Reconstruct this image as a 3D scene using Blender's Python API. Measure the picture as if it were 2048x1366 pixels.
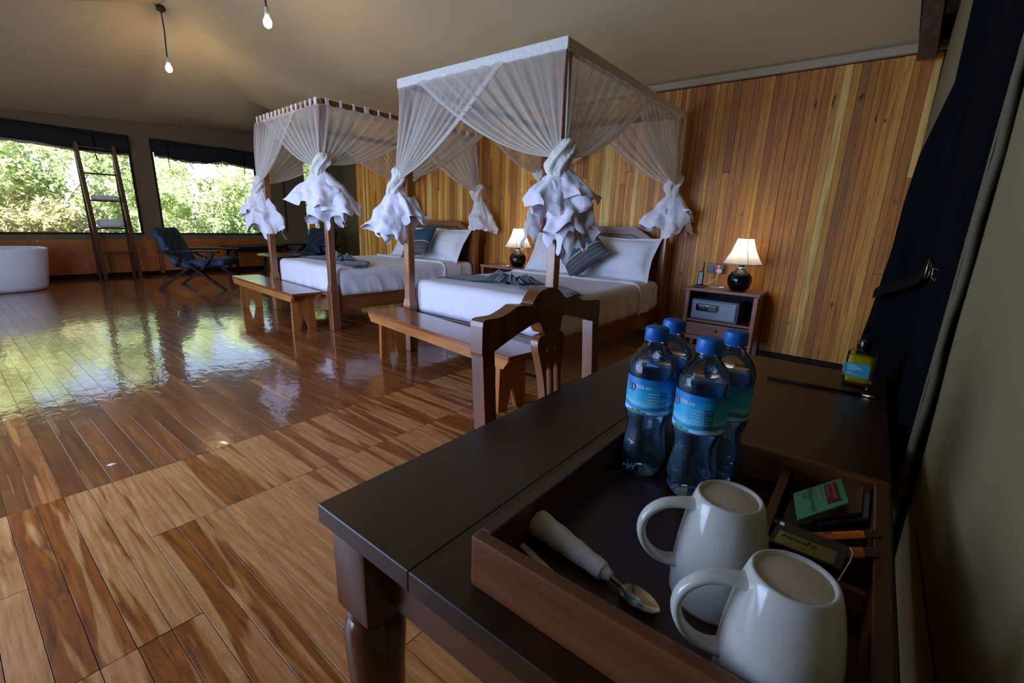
import bpy, bmesh, math, random
from mathutils import Vector, Matrix, noise
PI = math.pi
R_ = random.Random(7)
for o in list(bpy.data.objects): bpy.data.objects.remove(o)
SC = bpy.context.scene
COL = SC.collection

# ------------------------------------------------------------------ camera
YAW, PITCH, ROLL, FPX = .661709, .255009, -.0353092, 904.64
def cam_axes():
    c, s = math.cos, math.sin
    fwd = Vector((-s(YAW)*c(PITCH), c(YAW)*c(PITCH), -s(PITCH)))
    right = Vector((c(YAW), s(YAW), 0)); dn = fwd.cross(right)
    r2 = right*c(ROLL) + dn*s(ROLL); d2 = dn*c(ROLL) - right*s(ROLL)
    return r2, d2, fwd
_r, _d, _f = cam_axes()
cd = bpy.data.cameras.new('camera'); cam = bpy.data.objects.new('camera', cd); COL.objects.link(cam)
cd.sensor_width = 36; cd.lens = FPX*36/2048; cd.clip_start = .02; cd.clip_end = 200
cam.matrix_world = Matrix(((_r.x, -_d.x, -_f.x, 0), (_r.y, -_d.y, -_f.y, 0), (_r.z, -_d.z, -_f.z, 1.11), (0, 0, 0, 1)))
SC.camera = cam
# ------------------------------------------------------------------ world, sun, daylight, exposure
SC.view_settings.view_transform = 'Standard'; SC.view_settings.look = 'None'
SC.view_settings.gamma = 1; SC.view_settings.use_curve_mapping = False
SC.view_settings.exposure = 0.2
SC.cycles.transparent_max_bounces = 40
SC.cycles.max_bounces = 10
SC.cycles.caustics_reflective = False; SC.cycles.caustics_refractive = False
W = bpy.data.worlds.new('world'); SC.world = W; W.use_nodes = True
_n = W.node_tree.nodes; _bg = _n['Background']
_sky = _n.new('ShaderNodeTexSky'); _sky.sky_type = 'NISHITA'; _sky.sun_disc = False
_sky.sun_elevation = math.radians(55); _sky.sun_rotation = math.radians(60)
W.node_tree.links.new(_sky.outputs[0], _bg.inputs[0]); _bg.inputs[1].default_value = .45
sl = bpy.data.lights.new('sun', 'SUN'); sl.energy = 28; sl.angle = math.radians(.6); sl.color = (1, .96, .88)
so = bpy.data.objects.new('sun', sl); COL.objects.link(so)
so.rotation_euler = Vector((-.16, .80, -.74)).to_track_quat('-Z', 'Y').to_euler()   # comes over the front of the tent, along +Y
def area(name, loc, size, energy, color, direction):
    l = bpy.data.lights.new(name, 'AREA'); l.shape = 'RECTANGLE'; l.size, l.size_y = size; l.energy = energy; l.color = color
    o = bpy.data.objects.new(name, l); COL.objects.link(o); o.location = loc
    o.rotation_euler = Vector(direction).to_track_quat('-Z', 'Y').to_euler(); return o
# daylight through the two open fronts of the tent (behind the camera, in the openings of wall_front)
area('daylight_front_opening', (-3.25, -1.16, 1.15), (3.2, 1.9), 168, (.42, .58, 1), (0, 1, -.12))
area('daylight_front_opening', (-6.7, -1.16, 1.15), (2.4, 1.9), 34, (.46, .61, 1), (0, 1, -.12))

# ------------------------------------------------------------------ helpers
def srgb(h):
    r = []
    for i in (0, 2, 4):
        v = int(h[i:i+2], 16)/255
        r.append(v/12.92 if v <= .04045 else ((v+.055)/1.055)**2.4)
    return tuple(r) + (1,)
def ss(a, b, x):
    t = max(0, min(1, (x-a)/(b-a))); return t*t*(3-2*t)
def interp(tab, x):
    if x <= tab[0][0]: return tab[0][1]
    for (a, va), (b, vb) in zip(tab, tab[1:]):
        if x <= b: return va + (vb-va)*(x-a)/(b-a)
    return tab[-1][1]

class Nt:
    def __init__(s, name):
        s.m = bpy.data.materials.new(name); s.m.use_nodes = True; s.t = s.m.node_tree
        s.p = s.t.nodes['Principled BSDF']; s.out = s.t.nodes['Material Output']
    def n(s, typ, **kw):
        n = s.t.nodes.new(typ)
        for k, v in kw.items(): setattr(n, k, v)
        return n
    def l(s, a, b): s.t.links.new(a, b)
    def put(s, sock, v):
        if hasattr(v, 'is_output'): s.l(v, sock)
        else: sock.default_value = v
    def coord(s, kind='Object', scale=(1, 1, 1), rnd=0):
        c = s.n('ShaderNodeTexCoord').outputs[kind]
        mp = s.n('ShaderNodeMapping'); s.l(c, mp.inputs[0]); mp.inputs[3].default_value = scale
        if rnd:
            oi = s.n('ShaderNodeObjectInfo'); mm = s.math('MULTIPLY', oi.outputs['Random'], rnd)
            cb = s.n('ShaderNodeCombineXYZ')
            for i in range(3): s.l(mm, cb.inputs[i])
            s.l(cb.outputs[0], mp.inputs[1])
        return mp.outputs[0]
    def math(s, op, a, b=0.0, c=None, clamp=False):
        n = s.n('ShaderNodeMath', operation=op); n.use_clamp = clamp
        s.put(n.inputs[0], a); s.put(n.inputs[1], b)
        if c is not None: s.put(n.inputs[2], c)
        return n.outputs[0]
    def noise(s, vec, scale=5, detail=4, rough=.55, dist=0):
        n = s.n('ShaderNodeTexNoise'); s.l(vec, n.inputs['Vector'])
        n.inputs['Scale'].default_value = scale; n.inputs['Detail'].default_value = detail
        n.inputs['Roughness'].default_value = rough; n.inputs['Distortion'].default_value = dist
        return n.outputs['Fac']
    def ramp(s, fac, stops, interp='LINEAR'):
        n = s.n('ShaderNodeValToRGB'); n.color_ramp.interpolation = interp; e = n.color_ramp.elements
        while len(e) < len(stops): e.new(.5)
        for el, (p, c) in zip(e, stops): el.position = p; el.color = c if len(c) == 4 else c + (1,)
        s.put(n.inputs[0], fac); return n.outputs[0]
    def mix(s, f, a, b, blend='MIX'):
        n = s.n('ShaderNodeMix', data_type='RGBA', blend_type=blend)
        s.put(n.inputs[0], f); s.put(n.inputs[6], a); s.put(n.inputs[7], b); return n.outputs[2]
    def bump(s, h, strength=.3, dist=.01):
        n = s.n('ShaderNodeBump'); n.inputs['Strength'].default_value = strength; n.inputs['Distance'].default_value = dist
        s.put(n.inputs['Height'], h); s.l(n.outputs[0], s.p.inputs['Normal']); return n
    def set(s, color=None, rough=None, **kw):
        if color is not None: s.put(s.p.inputs['Base Color'], color)
        if rough is not None: s.put(s.p.inputs['Roughness'], rough)
        for k, v in kw.items(): s.put(s.p.inputs[k], v)
        return s.m

def plain(name, h, rough=.5, **kw):
    n = Nt(name); c = srgb(h) if isinstance(h, str) else h
    f = n.noise(n.coord(), 60, 2)
    col = n.mix(f, tuple(x*.9 for x in c[:3])+(1,), tuple(min(1, x*1.08) for x in c[:3])+(1,))
    return n.set(col, rough, **kw)
def wood(name, dark, light, axis=0, rough=.35, rnd=9, fine=22, bump=.12, var=.35, coat=0):
    n = Nt(name); sc = [fine]*3; sc[axis] = fine*.07
    v = n.coord('Object', tuple(sc), rnd)
    f1 = n.noise(v, 1.0, 6, .62, .6); sc2 = [7]*3; sc2[axis] = .8
    f2 = n.noise(n.coord('Object', tuple(sc2), rnd), 1.0, 3, .5, 1.2)
    f = n.math('ADD', n.math('MULTIPLY', f1, .6), n.math('MULTIPLY', f2, .5))
    col = n.ramp(f, [(.36, srgb(dark)), (.72, srgb(light))])
    oi = n.n('ShaderNodeObjectInfo')
    k = n.math('ADD', n.math('MULTIPLY', oi.outputs['Random'], var), 1-var/2)
    hv = n.n('ShaderNodeHueSaturation'); n.l(col, hv.inputs['Color']); n.l(k, hv.inputs['Value'])
    n.bump(f1, bump, .002)
    m = n.set(hv.outputs[0], rough)
    n.p.inputs['Coat Weight'].default_value = coat; n.p.inputs['Coat Roughness'].default_value = .12
    return m

class MB:
    """collects shapes and links them as one mesh object"""
    def __init__(s): s.v = []; s.f = []; s.mi = []; s.cur = 0; s.attr = {}
    def add(s, vs, fs):
        b = len(s.v); s.v += [Vector(v) for v in vs]; s.f += [[i+b for i in f] for f in fs]; s.mi += [s.cur]*len(fs); return s
    def box(s, c, d, rot=None, bev=0, seg=1):
        if bev:
            bm = bmesh.new(); bmesh.ops.create_cube(bm, size=1); bmesh.ops.scale(bm, vec=d, verts=bm.verts)
            bmesh.ops.bevel(bm, geom=bm.edges[:], offset=bev, segments=seg, profile=.6, affect='EDGES')
            vs = [v.co.copy() for v in bm.verts]; bm.verts.index_update(); fs = [[v.index for v in f.verts] for f in bm.faces]; bm.free()
        else:
            x, y, z = d[0]/2, d[1]/2, d[2]/2
            vs = [Vector((a*x, b*y, e*z)) for e in (-1, 1) for b in (-1, 1) for a in (-1, 1)]
            fs = [(0, 2, 3, 1), (4, 5, 7, 6), (0, 1, 5, 4), (2, 6, 7, 3), (0, 4, 6, 2), (1, 3, 7, 5)]
        if rot is not None: vs = [rot @ v for v in vs]
        return s.add([v + Vector(c) for v in vs], fs)
    def bar(s, a, b, w, h=None, up=(0, 0, 1), bev=0):
        a = Vector(a); b = Vector(b); h = h or w; d = (b-a); L = d.length; d.normalize()
        u = Vector(up)
        if abs(d.dot(u)) > .98: u = Vector((0, 1, 0))
        x = d.cross(u).normalized(); z = x.cross(d)
        m = Matrix((x, d, z)).transposed()
        return s.box((a+b)/2, (w, L, h), m, bev)
    def tube(s, path, r, n=8, caps=True):
        path = [Vector(p) for p in path]; rs = r if isinstance(r, (list, tuple)) else [r]*len(path)
        vs = []; prev = None
        for i, p in enumerate(path):
            t = (path[min(i+1, len(path)-1)] - path[max(i-1, 0)]).normalized()
            if prev is None: a = t.orthogonal().normalized()
            else: a = (prev - t*prev.dot(t)).normalized()
            prev = a; b = t.cross(a)
            for k in range(n):
                an = 2*PI*k/n; vs.append(p + (a*math.cos(an) + b*math.sin(an))*rs[i])
        fs = [(i*n+k, i*n+(k+1) % n, (i+1)*n+(k+1) % n, (i+1)*n+k) for i in range(len(path)-1) for k in range(n)]
        if caps: fs += [tuple(range(n))[::-1], tuple(range((len(path)-1)*n, len(path)*n))]
        return s.add(vs, fs)
    def lathe(s, prof, n=24, c=(0, 0, 0), cap=(True, True), squash=None):
        vs = []; c = Vector(c)
        for r, z in prof:
            for k in range(n):
                a = 2*PI*k/n; q = squash(a, r, z) if squash else r
                vs.append(c + Vector((q*math.cos(a), q*math.sin(a), z)))
        m = len(prof)
        fs = [(i*n+k, i*n+(k+1) % n, (i+1)*n+(k+1) % n, (i+1)*n+k) for i in range(m-1) for k in range(n)]
        if cap[0]: fs.append(tuple(range(n))[::-1])
        if cap[1]: fs.append(tuple(range((m-1)*n, m*n)))
        return s.add(vs, fs)
    def prism(s, pts, depth, fn, holes=()):
        """pts: outline (a,b); fn(a,b,t) -> xyz with t in 0..1 over the depth; holes need bridging done by bmesh"""
        if not holes:
            n = len(pts); vs = [fn(a, b, t) for t in (0, 1) for a, b in pts]
            fs = [tuple(range(n))[::-1], tuple(range(n, 2*n))] + [(i, (i+1) % n, n+(i+1) % n, n+i) for i in range(n)]
            return s.add(vs, fs)
        bm = bmesh.new(); es = []
        for lp in [pts] + list(holes):
            q = [bm.verts.new((a, b, 0)) for a, b in lp]
            es += [bm.edges.new((q[i], q[(i+1) % len(q)])) for i in range(len(q))]
        bmesh.ops.triangle_fill(bm, edges=es, use_beauty=True)
        bm.verts.index_update()
        flat = [(v.co.x, v.co.y) for v in bm.verts]; tri = [[v.index for v in f.verts] for f in bm.faces]; bm.free()
        n = len(flat); vs = [fn(a, b, t) for t in (0, 1) for a, b in flat]
        fs = [t[::-1] for t in tri] + [[i+n for i in t] for t in tri]; b0 = 0
        for lp in [pts] + list(holes):
            k = len(lp); fs += [(b0+i, b0+(i+1) % k, n+b0+(i+1) % k, n+b0+i) for i in range(k)]; b0 += k
        return s.add(vs, fs)
    def grid(s, nu, nv, fn, wrap=False, at=None):
        b = len(s.v); vs = []
        for j in range(nv+1):
            for i in range(nu + (0 if wrap else 1)):
                vs.append(fn(i/nu, j/nv))
                if at:
                    for k, f in at.items(): s.attr.setdefault(k, {})[b+len(vs)-1] = f(i/nu, j/nv)
        w = nu if wrap else nu+1
        fs = [(j*w+i, j*w+(i+1) % w, (j+1)*w+(i+1) % w, (j+1)*w+i) for j in range(nv) for i in range(nu)]
        return s.add(vs, fs)
    def rbox(s, c, d, r, res=8, disp=None, base=None):
        """rounded box, subdivided; disp(p) -> offset"""
        bm = bmesh.new(); bmesh.ops.create_cube(bm, size=2)
        bmesh.ops.subdivide_edges(bm, edges=bm.edges[:], cuts=res, use_grid_fill=True)
        h = Vector(d)/2; vs = []
        for v in bm.verts:
            p = Vector((v.co.x*h.x, v.co.y*h.y, v.co.z*h.z))
            q = Vector([max(-h[i]+r, min(h[i]-r, p[i])) for i in range(3)]); o = p-q
            if o.length > 1e-9: p = q + o.normalized()*r
            p = p + Vector(c)
            if disp: p = p + Vector(disp(p))
            vs.append(p)
        bm.verts.index_update(); fs = [[v.index for v in f.verts] for f in bm.faces]; bm.free()
        return s.add(vs, fs)
    def build(s, name, mat, parent=None, smooth=False, world=False, angle=None, recalc=True):
        me = bpy.data.meshes.new(name)
        if world and parent is not None:
            inv = wm(parent).inverted(); s.v = [inv @ v for v in s.v]
        me.from_pydata([tuple(v) for v in s.v], [], s.f)
        for m in (mat if isinstance(mat, (list, tuple)) else [mat]): me.materials.append(m)
        me.polygons.foreach_set('material_index', s.mi)
        if recalc:
            bm = bmesh.new(); bm.from_mesh(me); bmesh.ops.recalc_face_normals(bm, faces=bm.faces[:])
            if angle is not None:
                for e in bm.edges: e.smooth = len(e.link_faces) == 2 and e.calc_face_angle(0) < angle
            bm.to_mesh(me); bm.free()
        if smooth or angle is not None: me.polygons.foreach_set('use_smooth', [True]*len(me.polygons))
        for k, d in s.attr.items():
            a = me.attributes.new(k, 'FLOAT', 'POINT'); a.data.foreach_set('value', [d.get(i, 0.0) for i in range(len(me.vertices))])
        me.update()
        o = bpy.data.objects.new(name, me); COL.objects.link(o)
        if parent is not None: o.parent = parent
        return o
def wm(o):
    m = o.matrix_basis.copy()
    return wm(o.parent) @ m if o.parent else m
def tag(o, label=None, cat=None, group=None, kind=None):
    if label: o['label'] = label
    if cat: o['category'] = cat
    if group: o['group'] = group
    if kind: o['kind'] = kind
    return o
def thing(name, loc, label, cat, group=None, rz=0):
    o = bpy.data.objects.new(name, None); COL.objects.link(o); o.location = loc; o.rotation_euler = (0, 0, rz)
    o.empty_display_size = .1
    return tag(o, label, cat, group)
def struct(o): o['kind'] = 'structure'; return o
def copy_thing(root, loc, rz, label=None, group=None):
    def cp(o, parent):
        c = o.copy(); COL.objects.link(c)
        if parent: c.parent = parent
        for ch in o.children: cp(ch, c)
        return c
    kids = list(root.children); r = root.copy(); COL.objects.link(r); r.location = loc; r.rotation_euler = (0, 0, rz)
    for ch in kids: cp(ch, r)
    if label: r['label'] = label
    if group: r['group'] = group
    return r
def lettering(text, size, fn, name, mat, parent, world=False, align='LEFT'):
    """flat letters as real mesh; fn(x,y) places each outline point"""
    cu = bpy.data.curves.new('letters', 'FONT'); cu.body = text; cu.size = size; cu.align_x = align; cu.resolution_u = 2
    t = bpy.data.objects.new('letters', cu); COL.objects.link(t)
    dg = bpy.context.evaluated_depsgraph_get(); me = bpy.data.meshes.new_from_object(t.evaluated_get(dg))
    mb = MB(); mb.add([fn(v.co.x, v.co.y) for v in me.vertices], [list(p.vertices) for p in me.polygons])
    bpy.data.objects.remove(t); bpy.data.curves.remove(cu); bpy.data.meshes.remove(me)
    return mb.build(name, mat, parent, world=world, recalc=False)

# ------------------------------------------------------------------ materials
def mat_floor_near():
    n = Nt('teak plank honey'); oi = n.n('ShaderNodeObjectInfo')
    v = n.coord('Object', (1.0, 13, 1), 37); big = n.noise(v, 1.0, 3, .5, .9)
    thr = n.math('ADD', n.math('MULTIPLY', oi.outputs['Random'], .34), .36)
    heart = n.math('MULTIPLY', n.math('SUBTRACT', big, thr), 16, clamp=True)
    fine = n.noise(n.coord('Object', (4, 70, 1), 11), 1.0, 5, .6, .4)
    rings = n.noise(n.coord('Object', (3, 26, 1), 19), 1.0, 2, .5, 2.5)
    light = n.ramp(fine, [(.3, srgb('a7663a')), (.72, srgb('d39a62'))])
    light = n.mix(n.math('MULTIPLY', n.ramp(rings, [(.5, (0, 0, 0)), (.62, (1, 1, 1))]), .35), light, srgb('96602f'))
    dark = n.ramp(n.math('ADD', n.math('MULTIPLY', fine, .5), n.math('MULTIPLY', rings, .5)), [(.34, srgb('562810')), (.5, srgb('8c4816')), (.7, srgb('ae6020'))])
    col = n.mix(heart, light, dark)
    kn = n.noise(n.coord('Object', (7, 16, 1), 53), 1.0, 1, .4, .2)
    col = n.mix(n.math('MULTIPLY', n.ramp(kn, [(.74, (0, 0, 0)), (.8, (1, 1, 1))]), .7), col, srgb('4a2610'))
    n.bump(n.math('ADD', fine, n.noise(n.coord('Object', (3, 9, 1), 5), 1.0, 2)), .10, .002)
    hs = n.n('ShaderNodeHueSaturation'); n.l(col, hs.inputs['Color']); hs.inputs['Saturation'].default_value = 1.05; hs.inputs['Value'].default_value = .84
    return n.set(hs.outputs[0], .36)
def mat_floor_far():
    n = Nt('teak plank dark glossy'); oi = n.n('ShaderNodeObjectInfo')
    fine = n.noise(n.coord('Object', (2.5, 60, 1), 11), 1.0, 5, .6, .6)
    big = n.noise(n.coord('Object', (1.2, 11, 1), 31), 1.0, 3, .5, 1.0)
    f = n.math('ADD', n.math('MULTIPLY', fine, .45), n.math('MULTIPLY', big, .55))
    col = n.ramp(f, [(.34, srgb('5e3216')), (.55, srgb('8a4e26')), (.74, srgb('b07238'))])
    edge = n.math('GREATER_THAN', n.noise(n.coord('Object', (.9, 24, 1), 71), 1.0, 1), .69)
    col = n.mix(n.math('MULTIPLY', edge, .6), col, srgb('b9793f'))
    hv = n.n('ShaderNodeHueSaturation'); n.l(col, hv.inputs['Color'])
    n.l(n.math('ADD', n.math('MULTIPLY', oi.outputs['Random'], .5), .72), hv.inputs['Value'])
    w = n.noise(n.coord('Object', (9, 14, 1), 13), 1.0, 3, .5, .5)
    bp = n.bump(w, .42, .004); n.l(bp.outputs[0], n.p.inputs['Coat Normal'])
    m = n.set(hv.outputs[0], .2); n.p.inputs['Coat Weight'].default_value = 1.0; n.p.inputs['Coat Roughness'].default_value = .05; n.p.inputs['Coat IOR'].default_value = 1.6
    return m
def mat_slat():
    n = Nt('reclaimed wall slat'); oi = n.n('ShaderNodeObjectInfo')
    base = n.ramp(oi.outputs['Random'], [(0, srgb('a4661c')), (.12, srgb('c48026')), (.34, srgb('d4922c')), (.52, srgb('b97424')), (.66, srgb('dca03c')), (.80, srgb('cc8a2a')), (.91, srgb('ecc064'))], 'CONSTANT')
    v = n.coord('Object', (42, 42, 2.2), 29); f = n.noise(v, 1.0, 6, .65, .5)
    kn = n.noise(n.coord('Object', (16, 16, 6), 47), 1.0, 2, .5, .4)
    col = n.mix(n.ramp(f, [(.28, (1, 1, 1)), (.56, (0, 0, 0))]), srgb('7a4a1a'), base) if False else n.mix(n.ramp(f, [(.30, (.75, .75, .75)), (.56, (0, 0, 0))]), base, srgb('7c4a1a'))
    col = n.mix(n.ramp(kn, [(.70, (0, 0, 0)), (.78, (1, 1, 1))]), col, srgb('3e1f0b'))
    n.bump(f, .25, .003)
    return n.set(col, .55)
M = {}
M['floor_near'] = mat_floor_near(); M['floor_far'] = mat_floor_far(); M['slat'] = mat_slat()
M['subfloor'] = plain('dark underfloor', '1c0f08', .8)
M['wall_dark'] = plain('dark backing board', '2a1708', .8)
M['bed_wood'] = wood('bed wood', '6c3c1e', '986036', 2, .3, coat=.3)
M['bed_wood_x'] = wood('bed wood along', '683a1e', '905a32', 0, .32, coat=.3)
M['bed_wood_y'] = wood('bed wood rail', '5c3219', '80492a', 1, .32, coat=.3)
M['head_wood'] = wood('headboard wood', '5c341c', '84522e', 0, .4)
M['groove'] = plain('dark groove wood', '331a0d', .5)
M['bench_top'] = wood('bench top wood', '6e3317', '985328', 0, .22, coat=.5)
M['bench_leg'] = wood('bench leg wood', '8a4a1e', 'b87434', 2, .32, coat=.2)
M['bench_edge'] = wood('bench edge wood', '96521f', 'c08038', 0, .32, coat=.2)
M['desk'] = wood('dark stained desk wood', '26150a', '402712', 1, .36, fine=26, var=.06)
M['desk_apron'] = wood('desk apron wood', '4a2613', '6a3b1d', 0, .32, coat=.2)
M['desk_leg'] = wood('desk leg wood', '3d2214', '5c3620', 2, .25, coat=.3)
M['tray'] = wood('tray wood', '3b1c0e', '61351a', 1, .35, var=.1)
M['tray_x'] = wood('tray front wood', '4f2a12', '87502a', 0, .35, var=.1)
M['tray_floor'] = wood('tray bottom wood', '2a140b', '40200f', 1, .38, var=.1)
M['chair_wood'] = wood('chair wood', '5a2c10', '96582a', 2, .32, var=.1, coat=.2)
M['stand_wood'] = wood('nightstand wood', '764632', 'a06a50', 0, .35)
M['ladder_wood'] = wood('ladder wood', '331c0f', '512e18', 2, .4)
M['arm_wood'] = wood('armchair wood', '150a06', '26130b', 1, .5)
M['table_wood'] = wood('side table wood', '6a3c20', '8f5a30', 0, .3)
M['brown_panel'] = wood('orange brown panel', '8a4a18', 'a86020', 0, .5, fine=9, bump=.05)
M['pole_wood'] = wood('rough pole wood', '3e2c1c', '6a5138', 1, .7)

M['arm_wood'].node_tree.nodes['Principled BSDF'].inputs['Specular IOR Level'].default_value = .15
def mat_canvas(name, a, b, rough=.85, bs=.12):
    n = Nt(name); v = n.coord()
    f = n.noise(v, 2.2, 4, .5); w = n.noise(v, 340, 2)
    n.bump(n.math('ADD', n.math('MULTIPLY', f, .7), n.math('MULTIPLY', w, .12)), bs, .02)
    return n.set(n.mix(f, srgb(a), srgb(b)), rough)
M['ceiling'] = mat_canvas('cream tent canvas', 'b39f74', 'c0ac82')
M['canvas'] = mat_canvas('olive tent canvas', '685d3e', '766a49')
M['canvas_brown'] = mat_canvas('brown tent canvas', '64543c', '726247')
M['canvas_cream'] = mat_canvas('cream canvas border', 'a8987a', 'b8a88a')
M['outer_roof'] = mat_canvas('outer fly sheet', '2a261e', '332e24')
M['curtain'] = mat_canvas('black curtain cloth', '08080a', '0f0f12', .95, .2); M['curtain'].node_tree.nodes['Principled BSDF'].inputs['Specular IOR Level'].default_value = .03
M['strap'] = plain('black strap webbing', '060607', .8, **{'Specular IOR Level': .1})
M['black_fabric'] = mat_canvas('black window blind cloth', '121113', '1c1a1a', .9, .3)
M['binding'] = mat_canvas('khaki edge binding', '4e4632', '5f563e')
M['seam'] = plain('dark seam thread', '2a251b', .9)

def mat_cloth(name, a, b, rough=.8, scale=260, wr=6, bs=.25, sheen=.2):
    n = Nt(name); v = n.coord()
    f = n.noise(v, wr, 4, .55, .3); w = n.noise(v, scale, 2)
    n.bump(n.math('ADD', f, n.math('MULTIPLY', w, .06)), bs, .02)
    m = n.set(n.mix(w, srgb(a), srgb(b)), rough); n.p.inputs['Sheen Weight'].default_value = sheen; return m
M['sheet'] = mat_cloth('white cotton sheet', 'd6d3dc', 'e2dfe6')
M['pillow'] = mat_cloth('white pillow cotton', 'dad8e0', 'e6e4ea', wr=9, bs=.18)
M['tail'] = mat_cloth('white net border cotton', 'd9d6de', 'e6e3ea', wr=16, bs=.45)
M['knot'] = mat_cloth('twisted white netting', 'd5d0c6', 'e2ddd2', wr=30, bs=.6)
M['runner'] = mat_cloth('charcoal bed runner', '3c3b42', '4a4850', wr=14, bs=.15)
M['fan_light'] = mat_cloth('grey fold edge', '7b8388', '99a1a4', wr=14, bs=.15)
M['towel'] = mat_cloth('folded white towel', 'c9c6cf', 'dad7df', wr=30, bs=.5)
M['napkin'] = mat_cloth('white paper napkin', 'cfc8bd', 'ddd7cd', wr=60, bs=.3)
def mat_cushion():
    n = Nt('teal and grey cushion'); c = n.n('ShaderNodeTexCoord'); sp = n.n('ShaderNodeSeparateXYZ'); n.l(c.outputs['Object'], sp.inputs[0])
    x = sp.outputs[0]
    w = n.noise(n.coord('Object', (200, 200, 200)), 1, 2)
    teal = n.mix(w, srgb('1f3f52'), srgb('2c5468'))
    st = n.math('SINE', n.math('MULTIPLY', x, 150))
    grey = n.mix(n.math('GREATER_THAN', st, .93), n.mix(w, srgb('3d3c42'), srgb('4b4a50')), srgb('74736f'))
    col = n.mix(n.math('GREATER_THAN', x, .05), teal, grey)
    line = n.math('LESS_THAN', n.math('ABSOLUTE', n.math('SUBTRACT', x, .05)), .006)
    col = n.mix(line, col, srgb('b8ad88'))
    n.bump(w, .1, .005); return n.set(col, .7)
M['cushion'] = mat_cushion()
def mat_armfabric():
    n = Nt('navy patterned fabric'); v = n.coord('Object', (1, 1, 1))
    wv = n.n('ShaderNodeTexWave', wave_type='BANDS', bands_direction='DIAGONAL'); n.l(v, wv.inputs[0]); wv.inputs['Scale'].default_value = 3.4
    wv.inputs['Distortion'].default_value = 7; wv.inputs['Detail'].default_value = 1
    col = n.mix(n.ramp(wv.outputs['Fac'], [(.94, (0, 0, 0)), (.99, (1, 1, 1))]), srgb('111f35'), srgb('33485e'))
    f = n.noise(v, 3, 2); col = n.mix(n.ramp(f, [(.52, (0, 0, 0)), (.6, (1, 1, 1))]), col, srgb('1f4468'))
    return n.set(col, .75)
M['arm_fabric'] = mat_armfabric()
def mat_net():
    n = Nt('fine mosquito netting'); n.t.nodes.remove(n.p)
    at = n.n('ShaderNodeAttribute', attribute_name='dens'); d = at.outputs['Fac']
    tr = n.n('ShaderNodeBsdfTransparent'); df = n.n('ShaderNodeBsdfDiffuse'); tl = n.n('ShaderNodeBsdfTranslucent')
    df.inputs[0].default_value = srgb('e2dccf'); tl.inputs[0].default_value = srgb('e2dccf')
    a = n.n('ShaderNodeMixShader'); a.inputs[0].default_value = .42; n.l(df.outputs[0], a.inputs[1]); n.l(tl.outputs[0], a.inputs[2])
    b = n.n('ShaderNodeMixShader'); n.l(d, b.inputs[0]); n.l(tr.outputs[0], b.inputs[1]); n.l(a.outputs[0], b.inputs[2])
    n.l(b.outputs[0], n.out.inputs[0]); return n.m
M['net'] = mat_net()
def mat_screen(name, col, alpha):
    n = Nt(name); n.t.nodes.remove(n.p)
    tr = n.n('ShaderNodeBsdfTransparent'); df = n.n('ShaderNodeBsdfDiffuse'); df.inputs[0].default_value = col
    b = n.n('ShaderNodeMixShader'); b.inputs[0].default_value = alpha; n.l(tr.outputs[0], b.inputs[1]); n.l(df.outputs[0], b.inputs[2])
    n.l(b.outputs[0], n.out.inputs[0]); return n.m
M['screen'] = mat_screen('insect screen mesh', (.03, .03, .03, 1), .10)
M['ceramic'] = plain('white glazed ceramic', 'bdb9ae', .12); 
M['ceramic_foot'] = plain('matt mug foot', 'c6b99f', .45)
M['bath'] = plain('white bath enamel', 'cfcfd6', .2)
M['cap_blue'] = plain('blue bottle cap', '0562b4', .45)
M['black_plastic'] = plain('black plastic', '0d0d10', .3)
M['black_gloss'] = plain('black glazed lamp base', '0b0a0c', .16)
M['white_plastic'] = plain('white plastic', 'd5d2cf', .35)
M['white_cord'] = plain('white cord', 'c5bcb0', .5)
M['brown_cord'] = plain('brown twisted cord', '2c2018', .7)
M['socket_grey'] = plain('grey socket plate', '3a3a40', .35)
M['steel'] = plain('polished steel', 'b9ae9c', .16, Metallic=1.0)
M['brass'] = plain('old brass ring', '8c7a4a', .35, Metallic=1.0)
M['safe'] = plain('grey safe steel', '707c8c', .4, Metallic=.3)
M['safe_light'] = plain('pale safe panel', '98a2b2', .4)
M['screen_black'] = plain('dark display', '0a0c0e', .15)
M['keys'] = plain('keypad keys', '8f9a86', .4)
M['teal_label'] = plain('teal label', '0b8399', .5)
M['label_text'] = plain('pale label print', 'bfe3e6', .5)
M['white_print'] = plain('white print', 'e6eef2', .5)
M['pink_print'] = plain('pink print', 'b0235c', .5)
M['blue_band'] = plain('deep blue print', '1272bd', .45)
M['green_print'] = plain('green print', '3f8a2a', .5)
M['black_print'] = plain('black print', '0d0d10', .5)
M['green_packet'] = plain('mint green packet paper', '4f9068', .4)
M['dark_green_print'] = plain('dark green print', '0c2218', .5)
M['red_print'] = plain('dark red print', '6a1420', .5)
M['salmon_print'] = plain('salmon print', 'd98a78', .5)
M['brown_packet'] = plain('brown packet paper', '5a3518', .4)
M['silver_packet'] = plain('silver packet foil', '6b6a6e', .3, Metallic=.6)
M['orange_paper'] = plain('orange sachet paper', 'c25f12', .45)
M['dark_brown_print'] = plain('dark brown print', '2b150c', .5)
M['black_packet'] = plain('black packet foil', '0b0a09', .3)
M['gold_print'] = plain('dull gold print', '7d6f22', .4)
M['orange_paint'] = plain('orange painted board', 'd85a18', .6)
M['ground'] = plain('dry grass ground', '8a8358', .95)
M['bark'] = plain('pale branch bark', '8d7a66', .9)
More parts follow.
